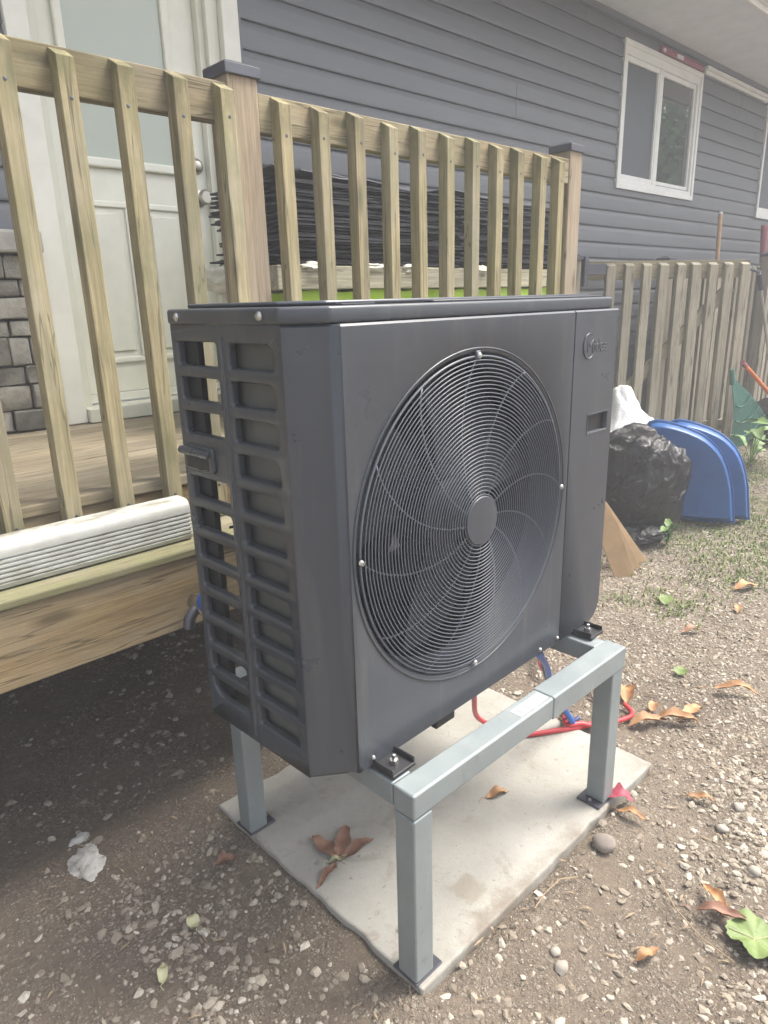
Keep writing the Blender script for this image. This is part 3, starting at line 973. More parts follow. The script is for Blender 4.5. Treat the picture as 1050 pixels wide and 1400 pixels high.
# downspout lying on the ledge
def downspout():
    # profile (y, z) of a ribbed rectangular pipe 76 x 100 mm
    P_ = []
    d, h, r_ = 0.078, 0.102, 0.022
    for (cy_, cz_, a0) in ((d-r_, r_, -90), (d-r_, h-r_, 0), (r_, h-r_, 90)):
        for k in range(6):
            a = R(a0+90*k/5)
            P_.append((cy_+r_*math.cos(a), cz_+r_*math.sin(a)))
    n = 6
    z1_, z0_ = h-r_-0.006, r_-0.008
    for i in range(n):
        zz = z1_-(z1_-z0_)*i/n
        q = (z1_-z0_)/n
        P_ += [(0.0, zz), (0.0, zz-q*0.45), (0.0045, zz-q*0.62), (0.0045, zz-q*0.86)]
    P_ += [(0.0, z0_), (0.004, 0.004), (0.012, 0.0)]
    mb = MB()
    n = len(P_)
    x0_, x1_ = -1.5, 0.150
    inner = [(0.039+(p[0]-0.039)*0.955, 0.051+(p[1]-0.051)*0.965) for p in P_]
    xs_ = np.linspace(x0_, x1_, 24)
    for q, xx in enumerate(xs_):
        mb.v += [(xx, p[0], p[1]) for p in P_]
    for q in range(len(xs_)-1):
        for i in range(n):
            j = (i+1) % n
            mb.f.append((q*n+i, q*n+j, (q+1)*n+j, (q+1)*n+i))
    b0 = (len(xs_)-1)*n
    c0 = len(mb.v)
    mb.v += [(x1_, p[0], p[1]) for p in inner]+[(x1_-0.5, p[0], p[1]) for p in inner]
    for i in range(n):
        j = (i+1) % n
        mb.f.append((b0+i, b0+j, c0+j, c0+i))
        mb.f.append((c0+i, c0+j, c0+n+j, c0+n+i))
    mb.f.append(tuple(c0+n+i for i in range(n)))
    return mb
o = link('downspout', downspout().mesh('downspout', 'downspout', 28), None, (0, 0.690, 0.7630), (0, 0, R(0.3)))
tag(o, 'white ribbed metal downspout lying on the ledge below the deck railing', 'downspout')

# ------------------------------------------------------------------ things stored on the deck
st = thing('shingle_stack', 'stack of thin black roofing sheets behind the wooden railing pickets', 'stack', (1.5, 1.4, 1.44))
SO = (1.5, 1.4, 1.44)
shm = []
for j in range(5):
    ln = random.uniform(0.84, 0.92)
    n = 14
    m = MB()
    poly = []
    for i in range(n+1):
        poly.append((-ln/2+ln*i/n, -0.21+random.uniform(-.004, .004)))
    for i in range(5):
        poly.append((ln/2+random.uniform(-.012, .012), -0.16+0.08*i))
    poly.append((ln/2, 0.2)); poly.append((-ln/2, 0.2))
    for i in range(5):
        poly.append((-ln/2+random.uniform(-.02, .012), 0.16-0.08*i))
    m.prism(poly, 0, 0.0062)
    me = m.mesh('sheet', 'shingle')
    shm.append(me)
zz = 0.0
lay = 0
while zz < 0.262:
    for (cx_, sg) in ((1.30, 1), (2.16, 1)):
        me = random.choice(shm)
        o = link('sheet', me, st, (cx_-SO[0]+random.gauss(0, 0.014), random.gauss(0, 0.008), zz), (random.gauss(0, .004), random.gauss(0, .004), random.gauss(0, .012)))
    zz += 0.0093
    lay += 1
# loose grey felt pieces on top, sagging unevenly
for (cx_, cy_, w_, d_, zt, rot) in ((1.30, 1.40, 0.72, 0.36, 0.276, 0.05), (1.12, 1.40, 0.45, 0.30, 0.292, -0.08), (2.1, 1.42, 0.8, 0.34, 0.275, 0.04)):
    m = MB()
    n = 16
    for i in range(n+1):
        for (yy) in (-d_/2, d_/2):
            hz = 0.006*math.sin(i*0.5+cx_*3)+0.003*math.sin(i*1.1)+0.022*(1-i/n)**2
            m.v.append((-w_/2+w_*i/n, yy, hz))
            m.v.append((-w_/2+w_*i/n, yy, hz+0.004))
    for i in range(n):
        a, b = i*4, (i+1)*4
        m.f += [(a+1, b+1, b+3, a+3), (a, a+2, b+2, b), (a, b, b+1, a+1), (a+2, a+3, b+3, b+2)]
    m.f += [(0, 1, 3, 2), (n*4, n*4+2, n*4+3, n*4+1)]
    link('felt_sheet', m.mesh('felt_sheet', 'greyfelt', 60), st, (cx_-SO[0], cy_-SO[1], zt), (0, 0, rot))
lb = thing('lumber_bundle', 'pale wrapped lumber lying under the black roofing sheets', 'lumber', (1.55, 1.38, 1.36))
part('plank', MB().box(-0.74, 0.98, -0.20, -0.06, -0.005, 0.074), 'lumber', lb, bevel=0.004)
part('plank', MB().box(-0.75, 0.95, -0.055, 0.085, -0.005, 0.074), 'lumber', lb, bevel=0.004)
part('plank', MB().box(-0.73, 0.96, 0.09, 0.22, -0.005, 0.074), 'lumber', lb, bevel=0.004)
def crumple(cx, cy, cz, rx, ry, rz, amp, sub_=3, seed=0, freq=4.0):
    b = bmesh.new()
    bmesh.ops.create_icosphere(b, subdivisions=sub_, radius=1.0)
    from mathutils import noise as mn
    for v in b.verts:
        p = v.co.copy()
        nn = mn.fractal(p*freq+Vector((seed*3.1, seed, 0)), 0.9, 2.0, 4)
        k_ = 1+amp*nn
        v.co = Vector((p.x*rx*k_+cx, p.y*ry*k_+cy, p.z*rz*k_+cz))
    m = MB()
    b.verts.ensure_lookup_table()
    m.v = [tuple(v.co) for v in b.verts]
    m.f = [tuple(v.index for v in f.verts) for f in b.faces]
    b.free()
    return m
part('torn_wrap', crumple(-0.745, 0.08, 0.035, 0.05, 0.17, 0.052, 0.30, 4, 3, 2.5), 'wrap', lb, smooth=50)
for (cx_, wd) in ((-0.58, 0.06), (-0.30, 0.09), (-0.10, 0.05), (0.33, 0.06)):
    part('torn_wrap', crumple(cx_, -0.195, 0.070, wd, 0.014, 0.016, 0.5, 3, cx_*10, 2.5), 'wrap', lb, smooth=50)
# lime tarp over a crate that carries the lumber
def tarp():
    m = MB()
    nx_, nz_ = 60, 14
    per = []
    x0_, x1_, y0_, y1_ = 0.92, 2.50, 1.205, 1.62
    n = 44
    for i in range(n): per.append((x0_+(x1_-x0_)*i/n, y0_, 0))
    for i in range(12): per.append((x1_, y0_+(y1_-y0_)*i/12, 1))
    for i in range(n): per.append((x1_-(x1_-x0_)*i/n, y1_, 2))
    for i in range(12): per.append((x0_, y1_-(y1_-y0_)*i/12, 3))
    N = len(per)
    rows = 10
    for r_ in range(rows+1):
        t = r_/rows
        for i, (a, b, s_) in enumerate(per):
            fold = 0.012*math.sin(i*1.3)*t+0.010*math.sin(i*0.53+2)*(0.3+t)
            ox, oy = {0: (0, -1), 1: (1, 0), 2: (0, 1), 3: (-1, 0)}[s_]
            zt = 1.350-(1.350-0.905)*t+0.005*math.sin(i*.8)*(1-t)
            m.v.append((a+ox*(fold+0.03*t), b+oy*(fold+0.03*t), zt))
    for r_ in range(rows):
        for i in range(N):
            j = (i+1) % N
            m.f.append((r_*N+i, r_*N+j, (r_+1)*N+j, (r_+1)*N+i))
    m.f.append(tuple(range(N)))
    return m
o = link('green_tarp', tarp().mesh('green_tarp', 'lime', 50), None, (0, 0, 0))
tag(o, 'lime green tarp draped over a low load under the lumber on the deck', 'tarp')

# ------------------------------------------------------------------ heat pump
UL_ = (0.0, 0.0, 0.508)
unit = thing('heat_pump', 'large charcoal outdoor heat pump with round fan guard on the grey stand', 'heat pump', UL_, R(1.5838))
def up_(name, mb, mat, parent=None, **kw):
    return part(name, mb, mat, parent or unit, **kw)
W_, D_, H_ = 0.946, 0.380, 0.800
ZT, ZBm = 0.774, -0.012
SEAM, CX, PLX = 0.061, 0.060, 0.076
# --- side grille: 12 rows x 2 columns of slots, with the carry handle in the fourth row
def side_grille():
    m = MB()
    def put(V, F, xof):
        m.add([(xof, p[0], p[1]) for p in V], F)
    rows = 12
    z_of = lambda k_: 0.0235+0.061*k_
    for col, (ya, yb_, ha, hb) in enumerate(((SEAM, 0.2185, 0.083, 0.206), (0.2185, D_, 0.236, 0.364))):
        for k_ in range(rows):
            c0, c1 = z_of(k_), z_of(k_)+0.061
            if k_ == 0: c0 = -0.016
            if k_ == rows-1: c1 = ZT
            hz0, hz1 = 0.031+0.061*k_, 0.031+0.061*k_+0.0455
            if col == 1 and k_ == rows-4:
                m.add([(0, ya, c0), (0, yb_, c0), (0, yb_, c1), (0, ya, c1)], [(0, 3, 2, 1)])
                continue
            rl = 0.035 if (col == 1 and k_ == 0) else 0.007
            # radii order: lower left (small y), lower right (large y), upper right, upper left
            rad = (0.005, rl, 0.008, 0.017)
            if col == 1: rad = (0.004, rl, 0.006, 0.010)
            h0 = rrect(ha, hb, hz0, hz1, rad, 5)
            V, F, inner = ring_fill((ya, yb_, c0, c1), h0)
            put(V, F, 0.0)
            cy_, cz_ = (ha+hb)/2, (hz0+hz1)/2
            def ins_(q, d):
                out = []
                for (a, b) in inner:
                    sx = (abs(a-cy_)-d)/max(abs(a-cy_), 1e-6) if abs(a-cy_) > d else 0
                    sz = (abs(b-cz_)-d)/max(abs(b-cz_), 1e-6) if abs(b-cz_) > d else 0
                    out.append((cy_+(a-cy_)*sx, cz_+(b-cz_)*sz))
                return out
            loops = [(0.0, inner), (0.0012, ins_(inner, 0.0012)), (0.0042, ins_(inner, 0.0022)), (0.014, ins_(inner, 0.0026))]
            base = len(m.v)
            n = len(inner)
            for (xo, pts_) in loops:
                m.v += [(xo, p[0], p[1]) for p in pts_]
            for q in range(len(loops)-1):
                for i in range(n):
                    j = (i+1) % n
                    m.f.append((base+q*n+i, base+q*n+j, base+(q+1)*n+j, base+(q+1)*n+i))
    # bottom edge return and front/back returns
    m.add([(0, SEAM, -0.016), (0, D_, -0.016), (0.014, D_, -0.016), (0.014, SEAM, -0.016)], [(0, 1, 2, 3)])
    m.add([(0, D_, -0.016), (0, D_, ZT), (0.02, D_, ZT), (0.02, D_, -0.016)], [(0, 1, 2, 3)])
    return m
mb = side_grille()
me = mb.mesh('side_grille', 'unit', None, 0, 2, False)
bmg = bmesh.new(); bmg.from_mesh(me)
bmesh.ops.remove_doubles(bmg, verts=bmg.verts, dist=0.0002)
bmesh.ops.recalc_face_normals(bmg, faces=bmg.faces)
bmg.to_mesh(me); bmg.free()
me.shade_smooth(); me.set_sharp_from_angle(angle=R(50))
sg = link('side_grille', me, unit)
link('centre_rib', MB().tube([(0.001, 0.2215, 0.0), (0.001, 0.2215, 0.755)], 0.0055, 8).mesh('centre_rib', 'unit', 40), sg)
# carry handle in the fourth row of the rear column
hz = 0.031+0.061*8
hd = up_('carry_handle', MB().prism(rrect(0.272, 0.372, hz-0.004, hz+0.044, (.008,)*4, 3), -0.006, 0.004, 'X'), 'unit', bevel=0.003)
link('grip', MB().prism([(-0.005, hz+0.040), (-0.013, hz+0.038), (-0.017, hz+0.032), (-0.015, hz+0.025), (-0.011, hz+0.026), (-0.005, hz+0.028)], 0.276, 0.374, 'Y').mesh('grip', 'unit', None, 0.002, 2), hd)
link('recess_shade_patch', MB().box(-0.0065, -0.0058, 0.288, 0.360, hz+0.001, hz+0.022).mesh('recess_shade_patch', 'unit_dark'), hd)  # flat dark plate, colour stands in for the shaded hollow under the grip
# --- front panel with the chamfered corner and the round fan opening
GC, GR = (0.400, 0.390), 0.318
def front_panel():
    m = MB()
    n = 128
    hole = [(GC[0]+(GR+0.006)*math.cos(2*math.pi*(i+.37)/n), GC[1]+(GR+0.006)*math.sin(2*math.pi*(i+.37)/n)) for i in range(n)]
    # fan opening reaches close to the left plate edge: rectangle is wide enough to contain it
    V, F, inner = ring_fill((PLX-0.010, 0.7455, ZBm, ZT-0.004), hole)
    m.add([(p[0], 0.0, p[1]) for p in V], F)
    base = len(m.v)
    loops = [(0, GR+0.006), (0.003, GR+0.001), (0.010, GR-0.002), (0.040, GR-0.006), (0.075, GR-0.012)]
    for (yo, rr) in loops:
        for (a, b) in inner:
            d = math.hypot(a-GC[0], b-GC[1])
            m.v.append((GC[0]+(a-GC[0])/d*rr, yo, GC[1]+(b-GC[1])/d*rr))
    for q in range(len(loops)-1):
        for i in range(n):
            j = (i+1) % n
            m.f.append((base+q*n+i, base+q*n+j, base+(q+1)*n+j, base+(q+1)*n+i))
    # chamfer and left return: plan profile swept in z, rounded
    prof = [(0.0, SEAM+0.0015), (0.0035, SEAM-0.003), (0.030, 0.0385), (0.046, 0.0262), (0.0555, 0.0185), (0.0600, 0.0120), (0.0625, 0.0050), (PLX-0.010, 0.0)]
    zz_ = [ZBm, ZT-0.004, ZT-0.0005]
    b0 = len(m.v)
    for z_ in zz_:
        ins = 0.0 if z_ < ZT-0.002 else 0.003
        for (a, b) in prof:
            m.v.append((a+ins*0.6, b+ins, z_))
    np_ = len(prof)
    for q in range(2):
        for i in range(np_-1):
            m.f.append((b0+q*np_+i, b0+q*np_+i+1, b0+(q+1)*np_+i+1, b0+(q+1)*np_+i))
    # top edge of the plate rolled back under the cover
    m.add([(PLX-0.010, 0.0, ZT-0.004), (0.7455, 0.0, ZT-0.004), (0.7455, 0.003, ZT-0.0005), (PLX-0.0082, 0.003, ZT-0.0005), (0.7455, 0.05, ZT-0.0005), (PLX-0.0082, 0.05, ZT-0.0005)],
          [(0, 1, 2, 3), (3, 2, 4, 5)])
    # right and bottom returns
    m.add([(0.7455, 0, ZBm), (0.7455, 0.02, ZBm), (0.7455, 0.02, ZT-0.0005), (0.7455, 0.003, ZT-0.0005), (0.7455, 0, ZT-0.004)], [(0, 1, 2, 3, 4)])
    m.add([(PLX-0.010, 0, ZBm), (0.7455, 0, ZBm), (0.7455, 0.02, ZBm), (PLX-0.010, 0.02, ZBm)], [(0, 1, 2, 3)])
    return m
me = front_panel().mesh('front_panel', 'unit', None, 0, 2, False)
bmg = bmesh.new(); bmg.from_mesh(me)
bmesh.ops.remove_doubles(bmg, verts=bmg.verts, dist=0.0001)
bmesh.ops.recalc_face_normals(bmg, faces=bmg.faces)
bmg.to_mesh(me); bmg.free()
me.shade_smooth(); me.set_sharp_from_angle(angle=R(38))
link('front_panel', me, unit)
# embossed rim round the opening
up_('fan_rim', MB().tube([(GC[0]+(GR+0.0095)*math.cos(2*math.pi*i/120), -0.0002, GC[1]+(GR+0.0095)*math.sin(2*math.pi*i/120)) for i in range(120)], 0.0022, 6, True), 'unit', smooth=180)
# --- service panel at the right, lower right corner rounded, small display window
def service_panel():
    m = MB()
    x0_, x1_ = 0.7490, W_
    hole = rrect(0.826, 0.918, 0.494, 0.537, (.003,)*4, 3)
    V, F, inner = ring_fill((x0_+0.002, x1_-0.004, 0.46, 0.57), hole)
    m.add([(p[0], 0.0, p[1]) for p in V], F)
    def quad(a, b, c, d):
        m.add([(a, 0, c), (b, 0, c), (b, 0, d), (a, 0, d)], [(0, 1, 2, 3)])
    # the strip above and below (match the ring boundary points)
    top = sorted({round(p[0], 6) for p in V if abs(p[1]-0.57) < 1e-6})
    m.add([(p, 0, 0.57) for p in top]+[(x1_-0.004, 0, ZT-0.004), (x0_+0.002, 0, ZT-0.004)], [tuple(range(len(top)+2))])
    bot = sorted({round(p[0], 6) for p in V if abs(p[1]-0.46) < 1e-6}, reverse=True)
    r_ = 0.055
    arc = [(x1_-0.004-r_+r_*math.cos(R(a)), ZBm+r_+r_*math.sin(R(a))) for a in range(-90, 1, 9)]
    m.add([(p, 0, 0.46) for p in bot]+[(x0_+0.002, 0, ZBm)]+[(a, 0, b) for a, b in arc], [tuple(range(len(bot)+1+len(arc)))])
    # recessed window walls
    b0 = len(m.v)
    n = len(inner)
    for (yo, d) in ((0, 0), (0.002, 0.0012), (0.010, 0.002)):
        cx_, cz_ = 0.872, 0.5155
        m.v += [(a-math.copysign(d, a-cx_), yo, b-math.copysign(d, b-cz_)) for a, b in inner]
    for q in range(2):
        for i in range(n):
            j = (i+1) % n
            m.f.append((b0+q*n+i, b0+q*n+j, b0+(q+1)*n+j, b0+(q+1)*n+i))
    # rolled outer edges: left, top, right (full depth of the cabinet on the right)
    loop = [(x0_+0.002, ZBm), (x0_+0.002, ZT-0.004), (x1_-0.004, ZT-0.004)]+[(x1_-0.004, ZBm+r_)]
    lo2 = [(x0_, ZBm), (x0_, ZT-0.0005), (x1_, ZT-0.0005), (x1_, ZBm+r_)]
    b0 = len(m.v)
    m.v += [(a, 0.0, b) for a, b in loop]+[(a, 0.0035, b) for a, b in lo2]+[(a, (0.016 if i == 0 else 0.05 if i == 1 else D_), b) for i, (a, b) in enumerate(lo2)]
    for q in range(2):
        for i in range(3):
            m.f.append((b0+q*4+i, b0+q*4+i+1, b0+(q+1)*4+i+1, b0+(q+1)*4+i))
    arc2 = [(x1_-r_+r_*math.cos(R(a)), ZBm+r_+r_*math.sin(R(a))) for a in range(-90, 1, 9)]
    b0 = len(m.v)
    na = len(arc)
    m.v += [(a, 0.0, b) for a, b in arc]+[(a, 0.0035, b) for a, b in arc2]+[(a, D_, b) for a, b in arc2]
    for q in range(2):
        for i in range(na-1):
            m.f.append((b0+q*na+i, b0+q*na+i+1, b0+(q+1)*na+i+1, b0+(q+1)*na+i))
    return m
me = service_panel().mesh('service_panel', 'unit', None, 0, 2, False)
bmg = bmesh.new(); bmg.from_mesh(me)
bmesh.ops.remove_doubles(bmg, verts=bmg.verts, dist=0.0001)
bmesh.ops.recalc_face_normals(bmg, faces=bmg.faces)
bmg.to_mesh(me); bmg.free()
me.shade_smooth(); me.set_sharp_from_angle(angle=R(38))
sp = link('service_panel', me, unit)
link('display_window', MB().box(0.8275, 0.9165, 0.0095, 0.0125, 0.4955, 0.5355).mesh('display_window', 'unit_dark'), sp)
link('display_bezel', frame4(0.8225, 0.9215, 0.4905, 0.5405, 0.0034, -0.0012, -0.0002).mesh('display_bezel', 'unit', None, 0.0004, 1), sp)
# embossed maker's lettering
def emboss_text(txt, size, x, z, depth=0.0007):
    cu = bpy.data.curves.new('letters', 'FONT')
    cu.body = txt
    cu.size = size
    cu.extrude = depth
    cu.bevel_depth = 0.0004
    cu.bevel_resolution = 1
    cu.space_character = 0.95
    ob = bpy.data.objects.new('letters', cu)
    COL.objects.link(ob)
    dg = bpy.context.evaluated_depsgraph_get()
    me_ = bpy.data.meshes.new_from_object(ob.evaluated_get(dg))
    bpy.data.objects.remove(ob)
    bpy.data.curves.remove(cu)
    for v in me_.vertices:
        a, b, c = v.co
        v.co = (x+a, -c, z+b)
    me_.materials.clear()
    me_.materials.append(MT['unit'])
    return me_
link('lettering', emboss_text('Midea', 0.041, 0.803, 0.681), sp)
el = []
for i in range(41):
    a = R(60+i*7.6)
    el.append((0.812+0.0255*math.cos(a), -0.0008, 0.6955+0.0275*math.sin(a)))
link('emblem_ring', MB().tube(el, [0.0007+0.0011*math.sin(math.pi*i/40) for i in range(41)], 6).mesh('emblem_ring', 'unit', 60), sp)
# --- top cover
cov = [(-0.003, D_+0.004), (-0.003, SEAM-0.001), (0.0575, 0.0125), (0.936, 0.0125), (0.936, D_+0.004)]
tc_ = up_('top_cover', MB().prism(cov, ZT, H_), 'unit', smooth=45, bevel=0.0055, seg=3)
cov2 = [(0.030, D_-0.012), (0.030, 0.105), (0.085, 0.052), (0.905, 0.052), (0.905, D_-0.012)]
link('raised_deck', MB().prism(cov2, H_+0.0002, H_+0.008).mesh('raised_deck', 'unit', 45, 0.004, 2), tc_)
link('stiffening_rib', MB().prism(rrect(0.30, 0.90, 0.020, 0.046, (.006,)*4, 3), H_+0.0002, H_+0.004).mesh('stiffening_rib', 'unit', 45, 0.0015, 2), tc_)
link('stiffening_rib', MB().prism(rrect(0.10, 0.175, 0.034, 0.050, (.005,)*4, 3), H_+0.0002, H_+0.003).mesh('stiffening_rib', 'unit', 45, 0.0012, 2), tc_)
# --- base pan, internals
up_('base_pan', MB().prism([(0.006, D_-0.004), (0.006, 0.066), (0.060, 0.024), (0.90, 0.024), (0.93, 0.05), (0.93, D_-0.004)], -0.022, 0.012), 'unit_dark', bevel=0.003)
up_('inner_panel', MB().box(0.024, 0.028, 0.064, 0.226, 0.013, 0.772), 'inner')
up_('inner_panel', MB().box(0.149, 0.75, 0.300, 0.304, 0.013, 0.772), 'unit_dark')
coil = up_('condenser_coil', MB().box(0.148, 0.90, 0.3045, 0.372, 0.014, 0.770), 'unit_dark')
link('end_plate', MB().box(0.142, 0.1475, 0.285, 0.374, 0.014, 0.770).mesh('end_plate', 'inner'), coil)
ub = MB()
bend = []
for k_ in range(12):
    z_ = 0.05+0.061*k_
    bend.append(MB().tube([(0.1425, 0.332, z_), (0.122, 0.332, z_+0.004), (0.118, 0.336, z_+0.015), (0.122, 0.338, z_+0.026), (0.1425, 0.338, z_+0.030)], 0.0045, 8))
for b in bend:
    link('return_bend', b.mesh('return_bend', 'inner', 60), coil)
up_('rear_corner_post', MB().box(0.004, 0.060, D_-0.006, D_, -0.010, ZT-0.001).box(0.018, 0.0235, 0.325, D_-0.0065, -0.010, ZT-0.001), 'unit_dark')
up_('partition', MB().box(0.752, 0.756, 0.03, 0.30, 0.013, 0.772), 'unit_dark')
up_('fan_shroud', MB().lathe([(GR-0.012, 0.076), (GR-0.0125, 0.078), (0.42, 0.079), (0.42, 0.081), (GR-0.014, 0.081), (GR-0.016, 0.079)], 96, 'Y', (GC[0], 0, GC[1])) if False else
    MB().box(0.149, 0.75, 0.2975, 0.2995, 0.013, 0.772), 'unit_dark')
# zip tie tails seen through the rear column
for z_ in (0.690, 0.385):
    up_('cable_tie', MB().tube([(0.06, 0.345, z_), (0.085, 0.330, z_+0.003), (0.110, 0.318, z_-0.002)], 0.0028, 6), 'unit_dark')
# --- fan
FY = 0.085
fan = up_('fan', MB().lathe([(0.060, FY-0.025), (0.072, FY-0.018), (0.075, FY), (0.075, FY+0.06)], 40, 'Y', (GC[0], 0, GC[1])), 'fan', smooth=40)
def blade(a0):
    m = MB()
    nr, na = 9, 12
    for i in range(nr+1):
        r_ = 0.070+(0.300-0.070)*i/nr
        for j in range(na+1):
            t = j/na
            sweep = 0.35*(i/nr)
            a = a0+sweep+R(86)*(t-0.5)*(0.75+0.25*i/nr)
            y_ = FY+0.005+0.085*(t)*(0.45+0.55*i/nr)+0.012*math.sin(math.pi*t)
            m.v.append((GC[0]+r_*math.cos(a), y_, GC[1]+r_*math.sin(a)))
    for i in range(nr):
        for j in range(na):
            a = i*(na+1)+j
            m.f.append((a, a+1, a+na+2, a+na+1))
    n0 = len(m.v)
    m.v += [(x_, y_+0.004, z_) for x_, y_, z_ in m.v[:n0]]
    m.f += [tuple(reversed([q+n0 for q in f])) for f in list(m.f)]
    # close rim
    def rim(seq):
        for q in range(len(seq)-1):
            m.f.append((seq[q], seq[q+1], seq[q+1]+n0, seq[q]+n0))
    rim([i*(na+1) for i in range(nr+1)]); rim([i*(na+1)+na for i in range(nr+1)])
    rim([nr*(na+1)+j for j in range(na+1)])
    return m
for q in range(3):
    link('blade', blade(R(150+120*q)).mesh('blade', 'fan', 60), fan)
# pale warning triangle on the nearest blade
wl = MB().prism([(0.232, 0.345), (0.270, 0.350), (0.254, 0.380)], 0.0795, 0.0800, 'Y')
link('warning_triangle', wl.mesh('warning_triangle', 'inner'), fan)
# --- fan guard of concentric wires and curved spokes
gd = up_('fan_guard', MB().tube([(GC[0]+0.3125*math.cos(2*math.pi*i/128), 0.0005, GC[1]+0.3125*math.sin(2*math.pi*i/128)) for i in range(128)], 0.0026, 6, True), 'wire', smooth=180)
NRING = 35
def dome(r_):
    return -0.0035-0.0120*(1-(r_/0.32)**2)
for i in range(NRING):
    r_ = 0.0515+(0.3055-0.0515)*i/(NRING-1)
    nn = 48+int(64*r_/0.32)
    m = MB().tube([(GC[0]+r_*math.cos(2*math.pi*q/nn), dome(r_), GC[1]+r_*math.sin(2*math.pi*q/nn)) for q in range(nn)], 0.00125, 6, True)
    link('guard_ring', m.mesh('guard_ring', 'wire', 180), gd)
for i in range(12):
    th = math.pi+2*math.pi*i/12
    pts_ = []
    for q in range(25):
        t = q/24
        r_ = 0.044+(0.3120-0.044)*t
        a = th+R(33)*(1-t)**0.85
        pts_.append((GC[0]+r_*math.cos(a), dome(r_)+0.0024, GC[1]+r_*math.sin(a)))
    link('guard_spoke', MB().tube(pts_, 0.0018, 6).mesh('guard_spoke', 'wire', 180), gd)
link('hub_cap', MB().lathe([(0.0485, dome(0.05)+0.003), (0.0488, dome(0.05)-0.0015), (0.0470, dome(0.05)-0.0032), (0.020, dome(0.05)-0.0038)], 48, 'Y', (GC[0], 0, GC[1])).mesh('hub_cap', 'unit', 40), gd)
# --- screws
def screw(loc, axis, parent=None, r_=0.0062):
    s = -1
    m = MB().lathe([(r_, 0.0), (r_, -0.0015), (r_*0.75, -0.0040), (r_*0.3, -0.0052)], 16, axis)
    m.box(*( (-r_*.7, r_*.7, -0.0054, -0.0050, -.0006, .0006) if axis == 'Y' else (-0.0054, -0.0050, -r_*.7, r_*.7, -.0006, .0006)))
    return link('screw', m.mesh('screw', 'screw', 35), parent or unit, loc)
for (a, r_) in ((90, 0.3145), (180, 0.3145), (270, 0.3145), (0, 0.3145)):
    screw((GC[0]+r_*math.cos(R(a)), -0.004, GC[1]+r_*math.sin(R(a))), 'Y', gd)
link('mounting_tab', MB().box(GC[0]-0.007, GC[0]+0.007, -0.004, 0.0, GC[1]+0.304, GC[1]+0.323).mesh('mounting_tab', 'wire', None, 0.0015, 1), gd)
for y_ in (0.106, 0.349):
    screw((-0.003, y_, 0.787), 'X', tc_, 0.0075)
# --- feet
def foot(x, y, d):
    f_ = up_('foot', MB().box(x-0.030, x+0.030, min(y, y+d*0.072), max(y, y+d*0.072), -0.0195, -0.0125).box(x-0.030, x-0.026, min(y, y+d*0.070), max(y, y+d*0.070), -0.0125, -0.002).box(x+0.026, x+0.030, min(y, y+d*0.070), max(y, y+d*0.070), -0.0125, -0.002), 'unit_dark', bevel=0.0015)
    link('bolt', MB().lathe([(0.0085, -0.0120), (0.0085, -0.004), (0.0045, -0.004), (0.0045, 0.006), (0.002, 0.007)], 6, 'Z', (x, y+d*0.045, 0)).mesh('bolt', 'screw', 30), f_)
    return f_
for x in (0.130, 0.845):
    foot(x, 0.020, -1)
    foot(x, 0.375, 1)
for (x, z_) in ((0.100, 0.004), (0.736, 0.002), (0.66, 0.000)):
    screw((x, -0.0005, z_), 'Y', None, 0.0045)
up_('drain_tab', MB().box(0.285, 0.345, 0.004, 0.020, -0.034, -0.0125), 'unit_dark', bevel=0.003)

# ------------------------------------------------------------------ mounting stand
SX0, SX1, SY0, SY1 = 0.095, 0.848, -0.105, 0.512
T = 0.052
ZS, ZTOP = 0.050, 0.487
stand = thing('mounting_stand', 'grey square tube steel stand carrying the heat pump above the slab', 'stand', (0.47, 0.2, ZS))
StO = (0.47, 0.2, ZS)
def stp(name, mb, mat, **kw):
    return part(name, mb, mat, stand, StO, **kw)
def xtube(x0, x1, y0, z0, w_, h_):
    return MB().box(x0, x1, y0, y0+w_, z0, z0+h_)
g = 0.0022
for (y0_,) in ((SY0,), (SY1-T,)):
    a = stp('cross_rail', xtube(SX0, 0.533, y0_, ZTOP-T, T, T), 'galv', bevel=0.0045, seg=3)
    b = stp('cross_sleeve', xtube(0.530, SX1, y0_-g, ZTOP-T-g, T+2*g, T+2*g), 'galv', bevel=0.0045, seg=3)
for (x0_, wd) in ((SX0+0.0015, T-0.003), (SX1-T+0.001, T-0.003)):
    stp('side_rail', MB().box(x0_, x0_+wd, SY0+T+0.0026, SY1-T-0.0026, ZTOP-T+0.0015, ZTOP-0.0015), 'galv', bevel=0.004, seg=2)
for (lx, ly) in ((SX0+0.001, SY0+0.001), (SX1-T-0.001, SY0+0.001), (SX0+0.001, SY1-T-0.001), (SX1-T-0.001, SY1-T-0.001)):
    lg = link('leg', MB().box(lx, lx+T-0.002, ly, ly+T-0.002, ZS+0.0065, ZTOP-T-0.0028).mesh('leg', 'galv', None, 0.0045, 3), stand, tuple(-c for c in StO))
    ex = 0.022
    ax0, ax1 = (lx-0.001, lx+T+ex) if lx < 0.4 else (lx-ex, lx+T+0.002)
    ay0, ay1 = (ly-0.001, ly+T+0.012)
    fp = link('foot_plate', MB().box(ax0, ax1, ay0, ay1, ZS+0.0005, ZS+0.0062).mesh('foot_plate', 'cap', None, 0.0015, 1), lg)
    bx = ax1-0.011 if lx < 0.4 else ax0+0.011
    link('anchor_bolt', MB().lathe([(0.006, ZS+0.0064), (0.006, ZS+0.010), (0.0035, ZS+0.010), (0.0035, ZS+0.013), (0.002, ZS+0.014)], 6, 'Z', (bx, (ay0+ay1)/2, 0)).mesh('anchor_bolt', 'screw', 30), lg)
lab = stp('sticker', MB().box(0.425, 0.524, SY0+0.009, SY0+0.037, ZTOP+0.0003, ZTOP+0.0009), 'label')
